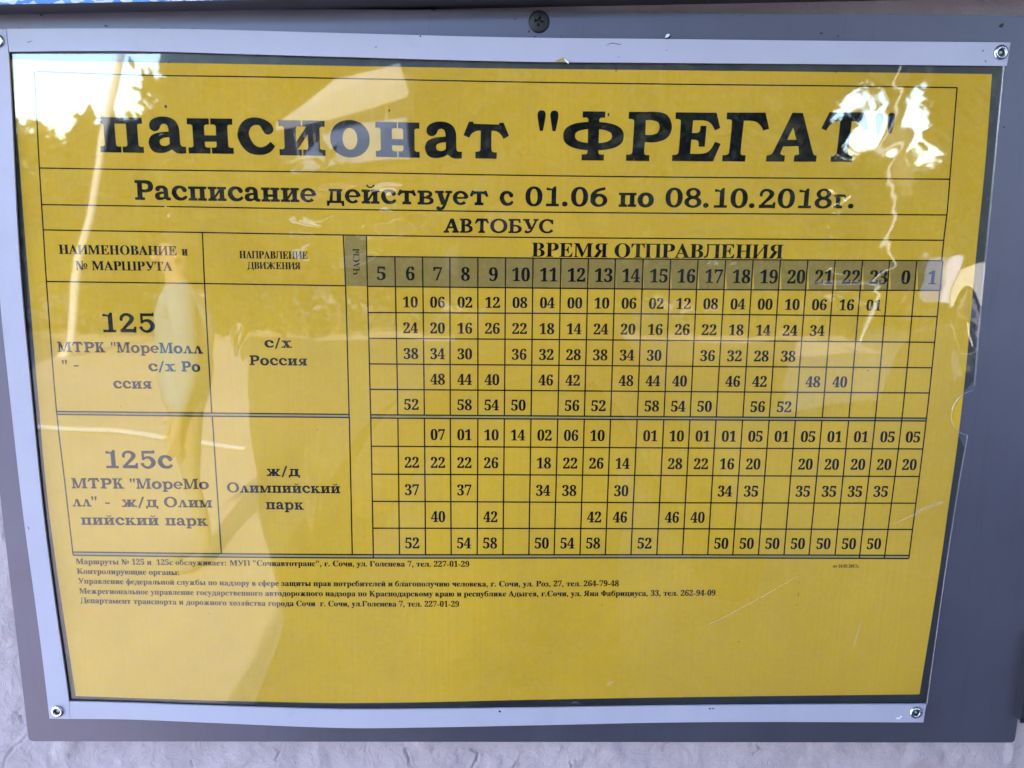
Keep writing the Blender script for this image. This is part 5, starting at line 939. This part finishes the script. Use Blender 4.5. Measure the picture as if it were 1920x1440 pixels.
# unseen building over the board, and a roof added to hold back sky light
M_pb = simple('pale_render_wall', (.42, .38, .40), .8, 0, .06, 2)
bd = thing('building', 'unseen pale rendered building over the board, made tall to shade the ground', 'building', (3, .3, ZG))
box8('upper_wall', -1.05, 9, .21, 1.2, BZ1+.145, 5.2, M_pb, bd)
box8('side_wall', 3.605, 9, .0, .2, ZG, BZ1, M_pb, bd)
wg = thing('added_wing', 'added pale rendered side wing blocking sky light from the right', 'building', (4.5, -2.5, ZG))  # unseen wing added to close off bright sky at the right
box8('side_wall', 4.2, 4.9, -5.0, -.02, ZG, 5.2, M_pb, wg)
sh = thing('added_shade_roof', 'added flat roof slab over the wall and board, blocking sky light', 'roof', (0, -.6, BZ1))
box8('shade_roof_slab', -1.05, 9, -2.6, .205, BZ1+.002, BZ1+.14, M_pb, sh)
# people: one taking the picture, one waiting further off
M_cl = simple('dark_jacket_cloth', (.012, .012, .016), .9); M_skin = simple('skin', (.30, .19, .14), .55, 0, .06, 30)
M_hair = simple('dark_hair', (.02, .014, .01), .6); M_blue = simple('light_blue_shirt', (.15, .22, .29), .8); M_tan = simple('tan_trousers', (.20, .175, .16), .85)
def figure(name, J, edges, mats, label, loc):
    """one continuous body grown over joints; clothes by face height"""
    V = [j[:3] for j in J]; me = bpy.data.meshes.new('body'); me.from_pydata(V, edges, [])
    o = bpy.data.objects.new(name, me); col.objects.link(o)
    sk = o.modifiers.new('skin', 'SKIN'); sl = me.skin_vertices[0].data
    for i, j in enumerate(J): sl[i].radius = (j[3], j[4] if len(j) > 4 else j[3])
    sl[0].use_root = True
    o.modifiers.new('sub', 'SUBSURF').levels = 2
    dg = bpy.context.evaluated_depsgraph_get(); m2 = bpy.data.meshes.new_from_object(o.evaluated_get(dg)); o.modifiers.clear(); o.data = m2
    for m in mats: m2.materials.append(m[0])
    for p in m2.polygons:
        for k, (m, test) in enumerate(mats):
            if test(p.center): p.material_index = k
        p.use_smooth = True
    return tag(o, label, 'person')
def person(px, py, face, label, shirt, trousers, height=1.72, arms='down', reach=None):
    s = height/1.72; zf = ZG
    def P(x, y, z): return (px+s*(x*math.cos(face)-y*math.sin(face)), py+s*(x*math.sin(face)+y*math.cos(face)), zf+s*z)
    J = []; Ed = []
    def add(x, y, z, r, r2=None, par=None):
        J.append(P(x, y, z)+(r*s, (r2 or r)*s)); 
        if par is not None: Ed.append((par, len(J)-1))
        return len(J)-1
    pel = add(0, 0, .95, .15, .11); ab = add(0, 0, 1.10, .14, .10, pel); ch = add(0, 0, 1.28, .165, .115, ab); nk0 = add(0, .01, 1.42, .085, .07, ch); nk = add(0, .015, 1.49, .052, .052, nk0)
    hd = add(0, .03, 1.57, .072, .085, nk); h2 = add(0, .025, 1.65, .078, .095, hd); add(0, .02, 1.71, .05, .06, h2)
    for q in (-1, 1):
        a = add(q*.10, 0, .86, .095, None, pel); b = add(q*.10, .02, .50, .062, None, a); c = add(q*.10, 0, .10, .042, None, b); d = add(q*.10, .06, .04, .045, .035, c); add(q*.105, .16, .03, .035, .025, d)
        a = add(q*.17, 0, 1.38, .06, None, nk0)
        if arms == 'up': b = add(q*.29, .13, 1.20, .045, None, a); c = add(q*.13, .30, 1.46, .034, None, b); d = add(q*.085, .315, 1.53, .030, .018, c); dr = (q*-.25, .02, .09)
        else: b = add(q*.22, -.02, 1.10, .045, None, a); c = add(q*.22, .05, .86, .033, None, b); d = add(q*.22, .07, .78, .032, .018, c); dr = (0, .02, -.09)
        base = J[d]; L = Vector(dr).normalized(); side = Vector((0, .0, 1)) if arms == 'up' else Vector((0, 1, 0))
        x0, y0, z0 = ((q*.085, .315, 1.53) if arms == 'up' else (q*.22, .07, .78))
        for k, ln in enumerate((.066, .076, .072, .058)):
            o1 = side*(.026*(1.5-k)/1.5); e1 = o1+L*.05; e2 = e1+L*ln*.5; e3 = e2+(L*.8+Vector((-q*.3, .1, 0))).normalized()*ln*.5
            i = add(x0+e1.x, y0+e1.y, z0+e1.z, .0105, None, d); j = add(x0+e2.x, y0+e2.y, z0+e2.z, .009, None, i); add(x0+e3.x, y0+e3.y, z0+e3.z, .008, None, j)
        e1 = side*.035+L*.01+Vector((-q*.012, .01, 0)); e2 = e1+(L+side*.7).normalized()*.035
        i = add(x0+e1.x, y0+e1.y, z0+e1.z, .012, None, d); add(x0+e2.x, y0+e2.y, z0+e2.z, .0095, None, i)
    up_ = arms == 'up'
    def isskin(c):
        z = (c.z-zf)/s; dx = ((c.x-px)*math.cos(face)+(c.y-py)*math.sin(face))/s; dy = (-(c.x-px)*math.sin(face)+(c.y-py)*math.cos(face))/s
        if z > 1.475 and abs(dx) < .12 and dy < .2: return True
        return (dy > .27) if up_ else (abs(dx) > .17 and z < .86)
    o = figure('person', J, Ed, [(shirt, lambda c: True), (trousers, lambda c: (c.z-zf)/s < .93 and not isskin(c)), (M_skin, isskin)], label, (px, py, zf))
    # hair cap, ears, nose
    bm = bmesh.new(); bmesh.ops.create_uvsphere(bm, u_segments=20, v_segments=12, radius=1)
    bmesh.ops.delete(bm, geom=[v for v in bm.verts if v.co.z < -.15 or (v.co.y > .45 and v.co.z < .45)], context='VERTS')
    for v in bm.verts: v.co = Vector(P(v.co.x*.092, .012+v.co.y*.108, 1.655+v.co.z*.098))
    h = from_bm('hair', bm, M_hair, o, True)
    bm = bmesh.new()
    for x, y, z, r in ((-.084, .02, 1.62, .022), (.084, .02, 1.62, .022), (0, .122, 1.61, .016)):
        bmesh.ops.create_icosphere(bm, subdivisions=2, radius=r*s, matrix=Matrix.Translation(P(x, y, z)))
    from_bm('ears_and_nose', bm, M_skin, o, True)
    bm = bmesh.new()
    for x in (-.032, .032): bmesh.ops.create_icosphere(bm, subdivisions=2, radius=.012*s, matrix=Matrix.Translation(P(x, .108, 1.635)))
    from_bm('eyes', bm, M_hair, o, True)
    bm = bmesh.new(); bmesh.ops.create_icosphere(bm, subdivisions=2, radius=1)
    for v in bm.verts: v.co = Vector(P(v.co.x*.026, .104+v.co.y*.01, 1.565+v.co.z*.007))
    from_bm('mouth', bm, simple('lips', (.35, .13, .11), .5), o, True)
    return o
person(.04, -.80, 0, 'person in a dark jacket holding up a phone to the board', M_cl, M_cl, 1.74, 'up')
t = thing('phone', 'dark phone held up in both hands in front of the board', 'phone', (0, -.46, -.02))
bm = bmesh.new(); bmesh.ops.create_cube(bm, size=1, matrix=Matrix.Translation((.035, -.455, .03)) @ Matrix.Rotation(.2, 4, 'X') @ Matrix.Diagonal((.145, .008, .072, 1)))
bmesh.ops.bevel(bm, geom=bm.edges[:], offset=.003, segments=2, affect='EDGES'); from_bm('case', bm, M_cl, t)
c = E(345, 700, 3.5)
person(c.x, c.y, math.radians(70), 'person in a light blue shirt and tan trousers waiting to the left', M_blue, M_tan, 1.55)
